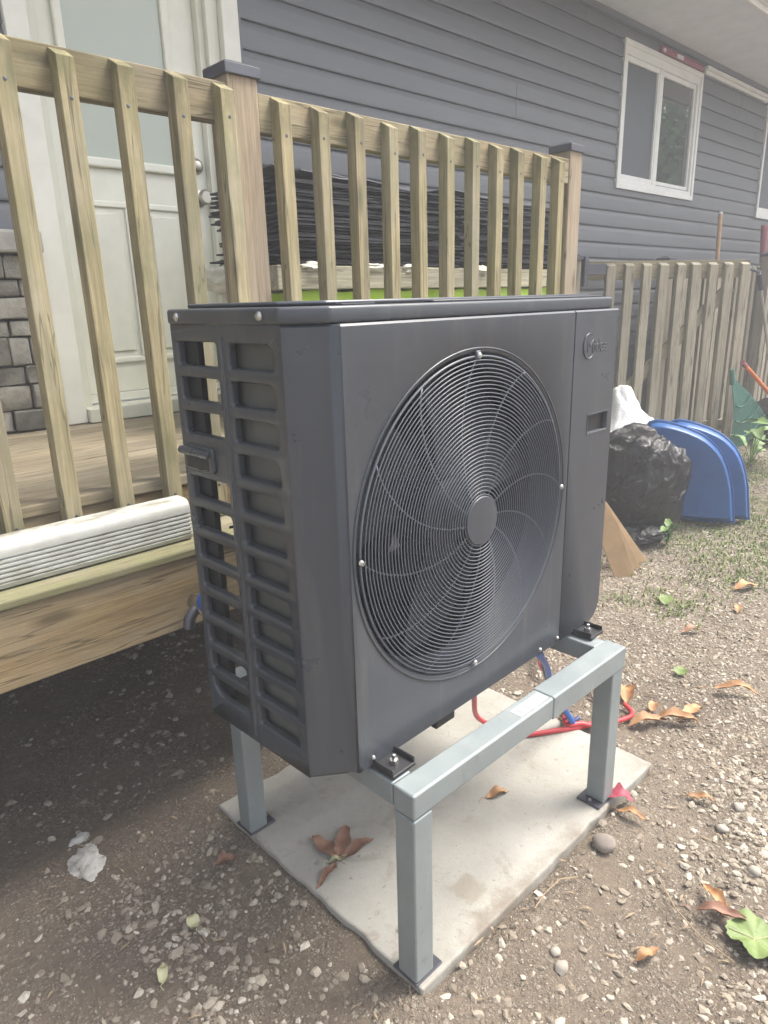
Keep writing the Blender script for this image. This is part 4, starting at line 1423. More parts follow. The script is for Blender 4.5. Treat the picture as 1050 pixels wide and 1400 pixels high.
for i in range(4):
    link('printed_block', MB().box(0.433+i*0.0235, 0.443+i*0.0235, SY0+0.014, SY0+0.030, ZTOP+0.00095, ZTOP+0.0012).mesh('printed_block', 'label_dark'), lab)

# tubing and cables under the unit
def hose(name, pts_, r_, mat, label, cat):
    cu = [Vector(p) for p in pts_]
    # Catmull-Rom smoothing
    out = []
    for i in range(len(cu)-1):
        p0, p1, p2, p3 = cu[max(i-1, 0)], cu[i], cu[i+1], cu[min(i+2, len(cu)-1)]
        for q in range(8):
            t = q/8
            out.append(0.5*((2*p1)+(-p0+p2)*t+(2*p0-5*p1+4*p2-p3)*t*t+(-p0+3*p1-3*p2+p3)*t**3))
    out.append(cu[-1])
    o_ = link(name, MB().tube(out, r_, 10).mesh(name, mat, 60))
    return tag(o_, label, cat)
hose('red_tube', [(0.50, 0.16, 0.500), (0.545, 0.150, 0.44), (0.640, 0.200, 0.32), (0.760, 0.285, 0.16), (0.850, 0.300, 0.075), (0.872, 0.237, 0.058), (0.984, 0.158, 0.058), (1.10, 0.108, 0.048), (1.22, 0.13, 0.032), (1.36, 0.26, 0.036)], 0.0075, 'redhose', 'red plastic tube lying across the slab under the stand rail', 'tube')
hose('red_tube', [(1.60, 0.62, 0.03), (1.45, 0.52, 0.04), (1.30, 0.42, 0.045), (1.20, 0.26, 0.045), (1.03, 0.155, 0.066), (1.06, 0.118, 0.064), (1.11, 0.085, 0.05), (1.25, 0.05, 0.032), (1.30, 0.10, 0.03)], 0.0075, 'redhose', 'shorter red tube crossing under the blue cable beside the right leg', 'tube')
hose('blue_tube', [(0.72, 0.085, 0.500), (0.697, 0.052, 0.478), (0.735, 0.062, 0.44), (0.80, 0.085, 0.38), (0.870, 0.112, 0.29), (0.985, 0.139, 0.15), (1.048, 0.134, 0.058), (1.085, 0.17, 0.05)], 0.0085, 'bluehose', 'bright blue tube hanging down from the bottom of the heat pump', 'tube')
hose('dark_cable', [(0.77, 0.11, 0.495), (0.80, 0.105, 0.41), (0.885, 0.130, 0.28), (0.995, 0.162, 0.15), (1.060, 0.152, 0.062), (1.10, 0.15, 0.05)], 0.0075, 'navyhose', 'dark navy cable hanging beside the blue tube under the unit', 'cable')

# blue handled valve on the fascia
vv = thing('pipe_valve', 'blue handled pipe valve on the deck fascia behind the heat pump', 'valve', (0.10, 0.598, 0.634))
part('body', MB().lathe([(0.012, -0.035), (0.020, -0.03), (0.024, 0), (0.020, 0.025), (0.014, 0.031)], 16, 'Y', (0, 0, 0)), 'brass', vv, smooth=40)
part('spout', MB().tube([(0, 0, 0), (-0.02, -0.01, -0.005), (-0.038, -0.014, -0.022), (-0.04, -0.014, -0.042)], [0.012, 0.013, 0.014, 0.015], 12), 'cap', vv, smooth=60)
part('handle', MB().tube([(0.004+0.026*math.cos(a*math.pi/10), -0.04, 0.022+0.026*math.sin(a*math.pi/10)) for a in range(20)], 0.006, 6, True).box(-0.022, 0.030, -0.043, -0.037, 0.018, 0.026).box(0.0, 0.008, -0.043, -0.037, -0.004, 0.048), 'bluehose', vv)

# ------------------------------------------------------------------ gate and fence beyond the deck
GO = (3.89, 1.80, 0.10)
gdir = Vector((1.14, -0.53, 0)).normalized()
gang = math.atan2(gdir.y, gdir.x)
gate = thing('gate', 'open weathered picket gate with a diagonal brace behind the black bag', 'gate', GO, gang)
GH = 1.425
gpk = []
for j in range(4):
    m = picket_mesh(GH-0.01, 0.072, 0.030, 0.018).mesh('picket', 'oldpicket', None, 0.003, 2)
    bx = random.uniform(-.006, .006)
    for v in m.vertices:
        v.co.x += bx*math.sin(math.pi*v.co.z/GH)
    gpk.append(m)
for i in range(9):
    link('picket', gpk[i % 4], gate, (0.085+0.1475*i, -0.032, 0.0), (0, random.uniform(-.008, .008), 0))
part('top_rail', MB().box(-0.04, 1.36, 0.0, 0.036, GH-0.120, GH+0.004), 'oldrail', gate, bevel=0.003)
part('bottom_rail', MB().box(-0.04, 1.36, 0.0, 0.036, 0.16, 0.25), 'oldrail', gate, bevel=0.003)
L_ = math.hypot(1.16, 0.94)
br = part('brace', MB().box(0, L_, -0.0, 0.034, -0.045, 0.045), 'oldrail', gate, bevel=0.003, loc=(0.06, 0.001, 0.30))
br.rotation_euler = (0, -math.atan2(1.00, 1.22), 0)
br.location = (0.06, 0.0005, 0.30)
br.scale = (1, 0.9, 1)
hg = part('hinge', MB().box(-0.075, 0.075, -0.042, -0.033, GH-0.085, GH-0.015).box(-0.105, -0.075, -0.052, 0.02, GH-0.16, GH+0.03), 'cap', gate, bevel=0.003)
gp = thing('gate_post', 'short wooden gate post with dark cap behind the right end of the heat pump', 'post', (3.70, 1.84, 0.0), gang)
part('shaft', MB().box(-0.05, 0.04, -0.03, 0.058, -0.05, 1.55), 'oldpicket', gp, bevel=0.004)
part('cap', MB().box(-0.06, 0.05, -0.04, 0.068, 1.535, 1.560).prism([(-0.05, 1.5605), (0.04, 1.5605), (-0.005, 1.580)], -0.03, 0.058, 'Y'), 'cap', gp, bevel=0.002)

FO = (6.0, 1.64, 0.10)
fence = thing('picket_fence', 'weathered close picket fence running along the house beyond the gate', 'fence', FO)
FY_ = 1.62
fpk = []
for j in range(5):
    m = picket_mesh(1.42, 0.068, 0.028, 0.018).mesh('picket', 'oldpicket', None, 0.003, 2)
    bx = random.uniform(-.007, .007)
    for v in m.vertices:
        v.co.x += bx*math.sin(math.pi*v.co.z/1.42)
    fpk.append(m)
x = 4.72
i = 0
while x < 9.4:
    link('picket', fpk[i % 5], fence, (x-FO[0], FY_-0.028-FO[1], 0.0), (0, random.uniform(-.008, .008), 0))
    x += 0.128
    i += 1
x = 4.78
while x < 9.3:
    link('picket', fpk[(i*3+1) % 5], fence, (x-FO[0]+0.03, FY_+0.040-FO[1], 0.0), (0, random.uniform(-.008, .008), 0))
    x += 0.128
    i += 1
part('top_rail', MB().box(4.66, 9.4, FY_+0.001, FY_+0.039, 1.40, 1.49), 'oldrail', fence, FO, bevel=0.003)
part('bottom_rail', MB().box(4.66, 9.4, FY_+0.001, FY_+0.039, 0.26, 0.35), 'oldrail', fence, FO, bevel=0.003)
post(4.57, FY_-0.03, 0.0, 1.545, fence, FO, 0.089, 'oldpicket')
post(6.36, FY_-0.125, 0.0, 1.615, fence, FO, 0.089, 'oldpicket')

# ------------------------------------------------------------------ bags, trays, tools by the fence
from mathutils import noise as mn
def bag(rx, ry, h, seed, tie=True, sub_=6, wr=1.0, box_=0.55):
    b = bmesh.new()
    bmesh.ops.create_icosphere(b, subdivisions=sub_, radius=1.0)
    m = MB()
    b.verts.ensure_lookup_table()
    O1, O2 = Vector((seed, seed*2, 0)), Vector((0, seed, seed*3))
    for v in b.verts:
        p = v.co.copy()
        rxy = math.hypot(p.x, p.y)
        t = (p.z+1)/2
        wq = p+0.35*mn.noise_vector(p*1.4+O1)
        cr = 0
        for f_, w_ in ((2.2, .050), (4.3, .034), (8.5, .018), (17.0, .008)):
            q = Vector((wq.x*f_, wq.y*f_, wq.z*f_*0.75))+O2
            cr += w_*((1-abs(mn.noise(q)))**5-0.35)
        low = 0.17*mn.noise(p*1.25+O1)
        up__ = 0.45+0.75*min(1, max(0, (t-0.25)/0.5))
        k_ = 1+low+cr*wr*up__
        full = (rxy**(box_))/max(rxy, 1e-4) if rxy > 1e-3 else 1
        neck = 1.0 if t < 0.55 else 1.0-0.28*((t-0.55)/0.45)**2
        x_, y_ = p.x*full*rx*k_*neck, p.y*full*ry*k_*neck
        z_ = h*(0.5+0.5*math.copysign(abs(p.z)**1.15, p.z))*(1+(low*0.9+cr*wr*0.8)*(t > 0.4))
        if tie and t > 0.86:
            e = (t-0.86)/0.14
            z_ += e*e*h*0.16
            x_ *= 1-0.55*e; y_ *= 1-0.55*e
        m.v.append((x_, y_, max(z_, 0.0)))
    m.f = [tuple(v.index for v in f.verts) for f in b.faces]
    b.free()
    return m
o = link('garbage_bag', bag(0.275, 0.300, 0.590, 2.3, False, 6, 0.95, 0.32).mesh('garbage_bag', 'blackbag', 180), None, (3.02, 0.98, -0.01), (0, 0, 0.6))
tag(o, 'bulging black garbage bag on the gravel beside the blue trays', 'garbage bag')
o = link('white_sack', bag(0.25, 0.25, 0.64, 5.7, True, 5, 0.9, 0.45).mesh('white_sack', 'whitebag', 180), None, (3.40, 1.30, 0.0), (0.05, 0.02, 0))
tag(o, 'white plastic sack standing behind the large black garbage bag', 'sack')
o = link('garbage_bag', bag(0.27, 0.24, 0.34, 8.1, True, 5, 1.1).mesh('garbage_bag', 'blackbag', 180), None, (5.55, 1.02, 0.10), (0, 0, 1.2))
tag(o, 'small low black garbage bag at the right edge beside the green rake', 'garbage bag')
o = link('garbage_bag', bag(0.17, 0.15, 0.12, 4.4, False, 5, 1.8, 0.7).mesh('garbage_bag', 'blackbag', 180), None, (2.90, 0.86, 0.0), (0, 0, 0.2))
tag(o, 'flat crumpled black bag lying in front of the bulging garbage bag', 'garbage bag')

# two nested blue trays standing on edge
def tray(out, depth=0.075):
    n = len(out)
    cx_ = sum(p[0] for p in out)/n
    cz_ = sum(p[1] for p in out)/n
    m = MB()
    def ring(sc_, y_):
        m.v.extend([(cx_+(p[0]-cx_)*sc_, y_, cz_+(p[1]-cz_)*sc_) for p in out])
    levels = [(1.0, 0.0), (1.012, -0.010), (0.995, -0.018), (0.965, -0.016), (0.945, -0.006), (0.90, depth*0.8), (0.86, depth), (0.86, depth+0.004), (0.905, depth*0.8+0.004), (0.95, 0.002), (0.985, 0.0)]
    for sc_, y_ in levels:
        ring(sc_, y_)
    L2 = len(levels)
    for q in range(L2):
        a, b = q, (q+1) % L2
        if q == 6: pass
        for i in range(n):
            j = (i+1) % n
            m.f.append((a*n+i, a*n+j, b*n+j, b*n+i))
    m.f.append(tuple(6*n+i for i in range(n)))
    m.f.append(tuple(7*n+i for i in range(n)))
    for t_ in (0.22, 0.34):
        m.tube([(t_, depth-0.004, 0.09), (t_+0.01, depth-0.006, 0.26), (t_+0.02, depth-0.004, 0.42)], 0.010, 8)
    # drop the wall ring between the two bottoms (they are closed by the two floors)
    return m
# outline in (along, height): nearly straight foot, broad rounded far shoulder
out0 = [(0.0, 0.0), (0.015, 0.10), (0.030, 0.20), (0.052, 0.283), (0.075, 0.345), (0.100, 0.398), (0.130, 0.440), (0.168, 0.478), (0.205, 0.507), (0.245, 0.530), (0.310, 0.557), (0.37, 0.576), (0.425, 0.588), (0.475, 0.594), (0.515, 0.582), (0.535, 0.55), (0.545, 0.48), (0.548, 0.30), (0.540, 0.14), (0.50, 0.03), (0.44, 0.004), (0.30, 0.0), (0.15, -0.002)]
tang = math.atan2(0.893, -0.45)
for (nm, px, py, lab_, zr) in (('front', 3.515, 0.570, 'nearer dark blue plastic tray leaning against the black garbage bag', 0), ('rear', 3.640, 0.532, 'brighter blue plastic tray standing just behind the other blue tray', 0)):
    o = link('plastic_tray', tray(out0, 0.070).mesh('plastic_tray', 'blue', 40), None, (px, py, 0.012), (R(0), 0, tang))
    o.scale = (1, 1, 1) if nm == 'front' else (0.93, 1, 0.985)
    tag(o, lab_, 'tray')

# cardboard sheets leaning by the bag
def cardboard(x, y, pts_, rz, lab_):
    o_ = link('cardboard_sheet', MB().prism(pts_, 0.0, 0.007, 'Y').mesh('cardboard_sheet', 'cardboard', None, 0.001, 1), None, (x, y, 0.0), (R(-8), 0, rz))
    return tag(o_, lab_, 'cardboard')
cardboard(2.640, 0.675, [(0, 0.0), (-0.20, -0.01), (-0.36, 0.30), (-0.30, 0.40), (-0.24, 0.33)], R(-22), 'rightmost brown cardboard sheet leaning behind the heat pump')
cardboard(2.520, 0.650, [(0, 0.0), (-0.12, -0.01), (-0.30, 0.30), (-0.22, 0.37), (-0.15, 0.30)], R(-32), 'middle brown cardboard sheet between two others behind the heat pump')
cardboard(2.400, 0.615, [(0, 0.0), (-0.10, -0.01), (-0.20, 0.25), (-0.13, 0.33), (-0.09, 0.26)], R(-40), 'foremost narrow cardboard sheet at the right edge of the heat pump')

# green rake with its head down
rk = thing('leaf_rake', 'green plastic leaf rake head standing against the fence', 'rake', (4.95, 1.10, 0.13))
NT_ = 15
apex = Vector((-0.12, 0.06, 0.58))
for i in range(NT_):
    t = i/(NT_-1)
    bx_ = -0.06+0.40*t
    by_ = 0.03-0.12*t
    bot = Vector((bx_, by_, 0.02+0.16*t*t))
    m = MB()
    w0, w1 = 0.006, 0.017
    n = 6
    dirv = Vector((0.96, -0.28, 0)).normalized()
    for q in range(n+1):
        s_ = q/n
        c = apex.lerp(bot, s_)
        c.y -= 0.05*math.sin(math.pi*s_)*0.6
        w_ = w0+(w1-w0)*s_
        for (a, d) in ((-w_, 0), (w_, 0), (w_, 0.004), (-w_, 0.004)):
            m.v.append((c.x+dirv.x*a, c.y+dirv.y*a+d, c.z))
    for q in range(n):
        for e in range(4):
            m.f.append((q*4+e, q*4+(e+1) % 4, (q+1)*4+(e+1) % 4, (q+1)*4+e))
    m.f += [(0, 3, 2, 1), (n*4, n*4+1, n*4+2, n*4+3)]
    part('tine', m, 'green', rk)
for s_ in (0.38, 0.60, 0.80):
    pts_ = []
    for i in range(NT_):
        t = i/(NT_-1)
        bot = Vector((-0.06+0.40*t, 0.03-0.12*t, 0.02+0.16*t*t))
        c = apex.lerp(bot, s_)
        c.y -= 0.05*math.sin(math.pi*s_)*0.6+0.008
        c.z -= 0.03*math.sin(math.pi*t)
        pts_.append(c)
    part('cross_brace', MB().tube(pts_, 0.006, 6), 'green', rk)
part('socket', MB().tube([apex+Vector((0.01, -.01, -0.06)), apex+Vector((-0.01, 0.0, 0.05))], [0.022, 0.016], 10), 'green', rk, smooth=60)

def pole(name, a, b, r_, mat, label, cat):
    a, b = Vector(a), Vector(b)
    t = thing(name, label, cat, tuple(a))
    part('shaft', MB().tube([(0, 0, 0), tuple((b-a)*0.5), tuple(b-a)], r_, 12), mat, t, smooth=60)
    return t, b-a
t, d = pole('tool_handle', (4.91, 1.12, 0.80), (6.10, 0.98, 0.14), 0.016, 'orange', 'orange tool handle slanting down past the green rake', 'handle')
part('end_cap', MB().tube([tuple(-d.normalized()*0.012), tuple(d.normalized()*0.05)], 0.0175, 12), 'red', t, smooth=60)
t, d = pole('garden_spade', (6.75, 1.40, 0.13), (6.12, 1.50, 1.46), 0.013, 'steel', 'steel shafted tool with dark grip leaning on the fence at right', 'spade')
dn = d.normalized()
part('grip', MB().tube([tuple(d-dn*0.16), tuple(d-dn*0.02)], 0.022, 12), 'grip', t, smooth=60)
part('cross_handle', MB().tube([tuple(d+Vector((-0.30, 0.0, 0.03))), tuple(d+Vector((0.03, 0, 0.0)))], 0.012, 10), 'grip', t, smooth=60)
t, d = pole('broom_handle', (6.04, 1.78, 0.1), (5.92, 1.80, 1.945), 0.017, 'stick', 'bare wooden broom handle sticking up behind the picket fence', 'handle')
part('tip', MB().lathe([(0.0172, -0.005), (0.0172, 0.010), (0.012, 0.016)], 12, 'Z', tuple(d)), 'label', t, smooth=40)
t, d = pole('red_pole', (7.25, 1.75, 0.1), (6.985, 1.80, 1.895), 0.030, 'red', 'thick faded red pole leaning beside the second window', 'pole')
part('end_cap', MB().lathe([(0.0305, -0.02), (0.0305, 0.006), (0.022, 0.010)], 14, 'Z', tuple(d)), 'red', t, smooth=40)

# ------------------------------------------------------------------ under the deck
def lump(name, x, y, r3, mat, label, cat, seed, sub_=3, amp=0.25, freq=1.6, group=None, zoff=0.35):
    me = crumple(0, 0, 0, r3[0], r3[1], r3[2], amp, sub_, seed, freq).mesh(name, mat, 60)
    o_ = link(name, me, None, (x, y, float(hgt(x, y))+r3[2]*zoff), (0, 0, seed))
    return tag(o_, label, cat, group)
lump('plaster_chunk', -0.215, 0.725, (0.058, 0.036, 0.008), 'plaster', 'ragged white plaster chunk on the gravel at lower left', 'chunk', 1.3, 4, 0.42, 2.0)
lump('plaster_chunk', -0.195, 0.815, (0.024, 0.014, 0.010), 'plaster', 'smaller white crumb just behind the ragged plaster chunk', 'chunk', 3.3, 3, 0.5, 2.0)
lump('cobble_stone', 0.690, -0.168, (0.028, 0.024, 0.019), 'pebble', 'smooth grey brown cobble lying below the right stand leg', 'stone', 2.2, 3, 0.16, 0.8, zoff=0.7)
for (x, y, r_, lb_) in ((0.355, -0.262, 0.014, 'pale pebble at the bottom, right of the near stand leg'), (0.372, -0.236, 0.011, 'smaller pale pebble touching the one right of the near leg'),
                        (0.985, -0.335, 0.013, 'pale round pebble near the right edge, left of two'), (1.09, -0.335, 0.014, 'whitish round pebble near the right edge, farther of two'),
                        (0.90, -0.44, 0.014, 'pale flat pebble near the right edge above the green leaf')):
    lump('pebble', x, y, (r_*1.2, r_, r_*0.8), 'palestone', lb_, 'pebble', x*9, 2, 0.35, 1.5, zoff=0.3)

# ------------------------------------------------------------------ leaves
def leaf_mesh(L, Wd, mat, curl=0.4, bend=0.3, lobes=0.0, seed=0, nseg=12, thick=0.0004):
    rr = random.Random(seed)
    m = MB()
    for i in range(nseg+1):
        t = i/nseg
        wv = Wd*(math.sin(math.pi*min(1, t**0.8))**0.8)*(1+lobes*math.sin(t*17))+0.0006
        zc = bend*L*0.3*math.sin(math.pi*t)+0.004*math.sin(t*9+seed)
        for s_ in (-1, -0.5, 0, 0.5, 1):
            y_ = wv*s_*(1-0.25*curl*abs(s_))
            z_ = zc+curl*wv*abs(s_)**1.6*0.8+0.0015*math.sin(seed+t*23+s_*5)
            m.v.append((L*t-L/2, y_, z_))
    for i in range(nseg):
        for j in range(4):
            a = i*5+j
            m.f.append((a, a+5, a+6, a+1))
    n0 = len(m.v)
    m.v += [(x_, y_, z_-thick) for x_, y_, z_ in m.v]
    m.f += [tuple(reversed([q+n0 for q in f])) for f in list(m.f)]
    st_ = [(-L/2, 0, 0.001), (-L/2-L*0.18, 0.003, 0.004), (-L/2-L*0.34, -0.004, 0.001)]
    m.tube(st_, 0.0009, 4)
    return m.mesh('fallen_leaf', mat, 60, flip=False)
def leaf(x, y, z, L, Wd, rz, mat, label, curl=0.4, bend=0.3, lobes=0.1, seed=1, tilt=0.0, on_slab=False):
    zz_ = 0.0515 if on_slab else float(hgt(x, y))+0.008
    o_ = link('fallen_leaf', leaf_mesh(L, Wd, mat, curl, bend, lobes, seed), None, (x, y, zz_+z), (tilt, 0, rz))
    return tag(o_, label, 'leaf')
leaf(0.642, 0.116, 0.0, 0.07, 0.0156, R(-20), 'leaf_orange', 'small tan curled leaf alone in the middle of the slab', 0.6, 0.3, 0.05, 3, 0, True)
leaf(1.378, 0.135, 0.004, 0.1063, 0.036, R(30), 'leaf_orange', 'curled orange leaf just right of the right stand leg', 0.9, 0.5, 0.1, 4)
leaf(1.259, -0.002, 0.002, 0.1275, 0.024, R(-35), 'leaf_orange', 'narrow orange leaf, leftmost of the row right of the stand leg', 0.7, 0.4, 0.1, 5)
leaf(1.335, -0.062, 0.004, 0.1275, 0.027, R(-55), 'leaf_orange', 'twisted orange leaf in the middle of the row by the right leg', 0.8, 0.5, 0.15, 6)
leaf(1.410, -0.075, 0.004, 0.1125, 0.0224, R(-10), 'leaf_orange', 'pale orange leaf ending the row right of the stand leg', 0.6, 0.5, 0.15, 7)
leaf(1.36, 0.03, 0.003, 0.07, 0.0154, R(15), 'leaf_orange', 'small orange leaf just above the row beside the right leg', 0.5, 0.4, 0.1, 8)
leaf(0.848, -0.122, 0.008, 0.0715, 0.0264, R(-60), 'leaf_pink', 'crimson leaf lying at the foot of the right stand leg', 0.5, 0.5, 0.3, 9)
leaf(0.822, -0.172, 0.006, 0.078, 0.013, R(-75), 'leaf_orange', 'thin orange leaf touching the crimson leaf by the slab edge', 0.7, 0.3, 0.1, 10)
leaf(0.745, -0.408, 0.008, 0.0825, 0.0168, R(55), 'leaf_orange', 'orange curled leaf at lower right above the green leaf', 0.8, 0.5, 0.1, 11)
leaf(0.712, -0.440, 0.006, 0.102, 0.0165, R(-65), 'leaf_brown', 'brown curled leaf touching the big green leaf', 0.8, 0.4, 0.1, 12)
leaf(0.735, -0.435, 0.004, 0.039, 0.0091, R(10), 'leaf_orange', 'tiny tan leaf scrap left of the brown curled leaf', 0.5, 0.3, 0.1, 13)
leaf(1.03, -0.26, 0.004, 0.07, 0.0117, R(-60), 'leaf_orange', 'small orange leaf alone on the gravel right of the crimson leaf', 0.6, 0.4, 0.1, 14)
leaf(1.63, -0.13, 0.006, 0.143, 0.021, R(-60), 'leaf_orange', 'long orange leaf at the right edge of the picture', 0.7, 0.5, 0.1, 15)
leaf(1.99, 0.173, 0.006, 0.085, 0.018, R(-30), 'leaf_brown', 'reddish brown leaf on the gravel beyond the stand', 0.5, 0.4, 0.1, 16)
leaf(2.60, 0.18, 0.006, 0.12, 0.03, R(-30), 'leaf_orange', 'pinkish orange leaf far off on the gravel at right', 0.5, 0.4, 0.2, 17)
leaf(2.33, 0.12, 0.006, 0.07, 0.02, R(20), 'leaf_orange', 'small bright orange leaf far off near the right edge', 0.5, 0.4, 0.1, 18)
leaf(2.205, 0.378, 0.008, 0.10, 0.035, R(20), 'leaf_green', 'small green leaf lying on the gravel below the cardboard', 0.3, 0.3, 0.1, 19)
leaf(1.643, 0.064, 0.006, 0.07, 0.024, R(10), 'leaf_green', 'pale green round leaf on bare dirt right of the stand', 0.3, 0.2, 0.1, 20)
leaf(-0.119, 0.370, 0.010, 0.045, 0.014, R(80), 'leaf_pale', 'pale yellow leaf on the gravel left of the slab', 0.3, 0.2, 0.05, 21)
leaf(-0.225, 0.300, 0.010, 0.050, 0.011, R(60), 'leaf_pale', 'pale yellow leaf nearest the bottom left corner', 0.4, 0.2, 0.05, 22)
leaf(0.02, 0.455, 0.006, 0.05, 0.018, R(-20), 'leaf_brown', 'rusty brown leaf on dirt beside the rear left foot', 0.5, 0.2, 0.2, 23)
leaf(0.505, -0.370, 0.006, 0.0585, 0.012, R(-20), 'leaf_orange', 'small orange leaf at the bottom edge of the picture', 0.5, 0.3, 0.1, 24)
# horse chestnut leaf: four brown leaflets on the slab
ch = thing('chestnut_leaf', 'brown fan of dried leaflets lying on the left of the slab', 'leaf', (0.196, 0.245, 0.0525), R(0))
for (a, L, wd) in ((88, 0.095, 0.019), (38, 0.105, 0.020), (-4, 0.100, 0.016), (198, 0.085, 0.010)):
    me = leaf_mesh(L, wd, 'leaf_brown', 0.35, 0.12, 0.12, a, 16)
    for v in me.vertices:
        v.co.x += L/2+0.008
    me.name = 'leaflet'
    link('leaflet', me, ch, (0, 0, 0.001+0.001*random.random()), (0, 0, R(a)))
link('stalk', leaf_mesh(0.045, 0.008, 'leaf_pale', 0.4, 0.1, 0.0, 5), ch, (0.0, 0.0, 0.004), (0, 0, R(-20)))
# big green leaf at the lower right corner
bl = MB()
n = 64
outl = []
for i in range(n):
    a = 2*math.pi*i/n
    lob = 0.5+0.5*math.cos(5*(a-math.pi/2)/1.0)
    r_ = 0.060*(0.86+0.14*lob)+0.0022*math.sin(29*a)+0.004*math.sin(2*a+1)
    outl.append((r_*math.cos(a), r_*math.sin(a)))
rings = 6
bl.v.append((0, 0, 0.004))
for q in range(1, rings+1):
    s_ = q/rings
    for i, (a, b) in enumerate(outl):
        bl.v.append((a*s_, b*s_, 0.004+0.006*s_*s_*math.sin(i*0.55)+0.012*s_*abs(a)/0.06+0.002*math.cos(5*2*math.pi*i/n)*s_))
for i in range(n):
    bl.f.append((0, 1+i, 1+(i+1) % n))
for q in range(rings-1):
    for i in range(n):
        bl.f.append((1+q*n+i, 1+(q+1)*n+i, 1+(q+1)*n+(i+1) % n, 1+q*n+(i+1) % n))
n0 = len(bl.v)
bl.v += [(x_, y_, z_-0.001) for x_, y_, z_ in bl.v]
bl.f += [tuple(reversed([q+n0 for q in f])) for f in list(bl.f)]
gl = link('green_leaf', bl.mesh('green_leaf', 'leaf_green', 60, flip=False), None, (0.700, -0.510, float(hgt(.70, -.51))+0.012), (0.12, 0.1, 0.4))
tag(gl, 'large fresh green lobed leaf in the lower right corner', 'leaf')
for k_ in range(5):
    a = math.pi/2+2*math.pi*k_/5
    link('leaf_vein', MB().tube([(0, 0, 0.0045), (0.026*math.cos(a), 0.026*math.sin(a), 0.0062), (0.05*math.cos(a), 0.05*math.sin(a), 0.0085)], 0.0008, 4).mesh('leaf_vein', 'leaf_pale'), gl)

# small plant litter strewn on the ground
NL = 900
lx_, ly_ = scatter(NL, -0.5, 3.2, -0.7, 0.9)
V_l, F_l = [], []
for x_, y_ in zip(lx_, ly_):
    on = 0.10 < x_ < 1.045 and -0.11 < y_ < 0.615
    if on and random.random() < 0.8: continue
    z_ = 0.0508 if on else float(hgt(x_, y_))+0.006
    a = random.uniform(0, 6.28); L = random.uniform(0.004, 0.020)*(0.6 if on else 1); w_ = random.uniform(0.0008, 0.0030)
    c_, s__ = math.cos(a), math.sin(a)
    b0 = len(V_l)
    lift = random.uniform(0.0005, 0.006)
    for (u_, v_, h_) in ((-L, 0, 0), (0, -w_, lift), (L, 0, 0.001), (0, w_, lift)):
        V_l.append((x_+u_*c_-v_*s__, y_+u_*s__+v_*c_, z_+h_))
    F_l.append((b0, b0+1, b0+2, b0+3))
me = bpy.data.meshes.new('plant_litter')
me.from_pydata(V_l, [], F_l)
me.materials.append(MT['twig'])
tag(link('plant_litter', me), 'tiny dry bits of stalk and leaf strewn over slab and gravel', 'litter', kind='stuff')

# twigs
for (pts_, lb_) in (([(0.415, -0.155, 0), (0.46, -0.150, 0.004), (0.52, -0.152, 0.006), (0.56, -0.175, 0.002)], 'thin dry twig beside the lower slab edge'),
                    ([(0.71, -0.30, 0), (0.66, -0.36, 0.006), (0.63, -0.43, 0.004), (0.62, -0.50, 0)], 'thin dry twig running to the large green leaf'),
                    ([(1.42, 0.10, 0), (1.46, 0.0, 0.006), (1.49, -0.09, 0.0)], 'dark dry twig on the dirt right of the stand')):
    o = link('dry_twig', MB().tube([(x_, y_, float(hgt(x_, y_))+0.009+z_) for x_, y_, z_ in pts_], 0.0016, 5).mesh('dry_twig', 'twig', 60))
    tag(o, lb_, 'twig')

# weeds by the rake and the bag
def weed(x, y, n, r_, label, seed, size=0.09):
    rr = random.Random(seed)
    w_ = thing('weed_plant', label, 'weed', (x, y, float(hgt(x, y))))
    for i in range(n):
        a = rr.uniform(0, 6.28)
        d = rr.uniform(0.2, 1.0)*r_
        hh = rr.uniform(0.03, 0.20)*size/0.09
        me = leaf_mesh(size*rr.uniform(.7, 1.2), size*0.30, 'weed', 0.3, 0.5, 0.08, i+seed)
        me.name = 'leaf'
        link('leaf', me, w_, (d*math.cos(a), d*math.sin(a), hh), (rr.uniform(-.5, .5), rr.uniform(-.6, .3), a))
        link('stem', MB().tube([(0, 0, 0), (d*math.cos(a)*.4, d*math.sin(a)*.4, hh*.7), (d*math.cos(a), d*math.sin(a), hh)], 0.003, 5).mesh('stem', 'weed'), w_)
    return w_
weed(4.72, 0.92, 10, 0.16, 'leafy green weed at the foot of the green rake', 3, 0.15)
weed(2.92, 0.70, 7, 0.07, 'small light green weed in front of the black garbage bag', 9, 0.07)

# sparse grass
NG = 15000
gxp, gyp = scatter(NG*6, 1.5, 6.0, -0.4, 1.3)
dn_ = 0.5*sstep((fbm(gxp*1.7+11, gyp*1.7+7)-0.52)/0.10)*sstep((gxp-2.0)/1.2)
for (ax_, ay_, sx_, sy_) in ((3.2, 0.62, 0.30, 0.09), (3.87, 0.57, 0.35, 0.16), (3.1, 0.42, 0.22, 0.10), (2.80, 0.20, 0.25, 0.12), (2.21, 0.28, 0.16, 0.09), (2.27, 0.43, 0.10, 0.06), (2.86, 0.38, 0.15, 0.06), (4.6, 0.8, 0.4, 0.15), (3.6, 0.2, 0.5, 0.2), (2.08, 0.54, 0.08, 0.05)):
    dn_ = np.maximum(dn_, 0.9*np.exp(-(((gxp-ax_)/sx_)**2+((gyp-ay_)/sy_)**2))*(0.3+0.7*sstep((fbm(gxp*9, gyp*9)-0.38)/0.15)))
ok = rng.random(len(gxp)) < dn_*0.55
gxp, gyp = gxp[ok][:NG], gyp[ok][:NG]
n = len(gxp)
gzp = hgt(gxp, gyp)
ang_ = rng.uniform(0, 6.28, n)
ln_ = rng.uniform(0.010, 0.034, n)
wv = rng.uniform(0.0018, 0.0042, n)
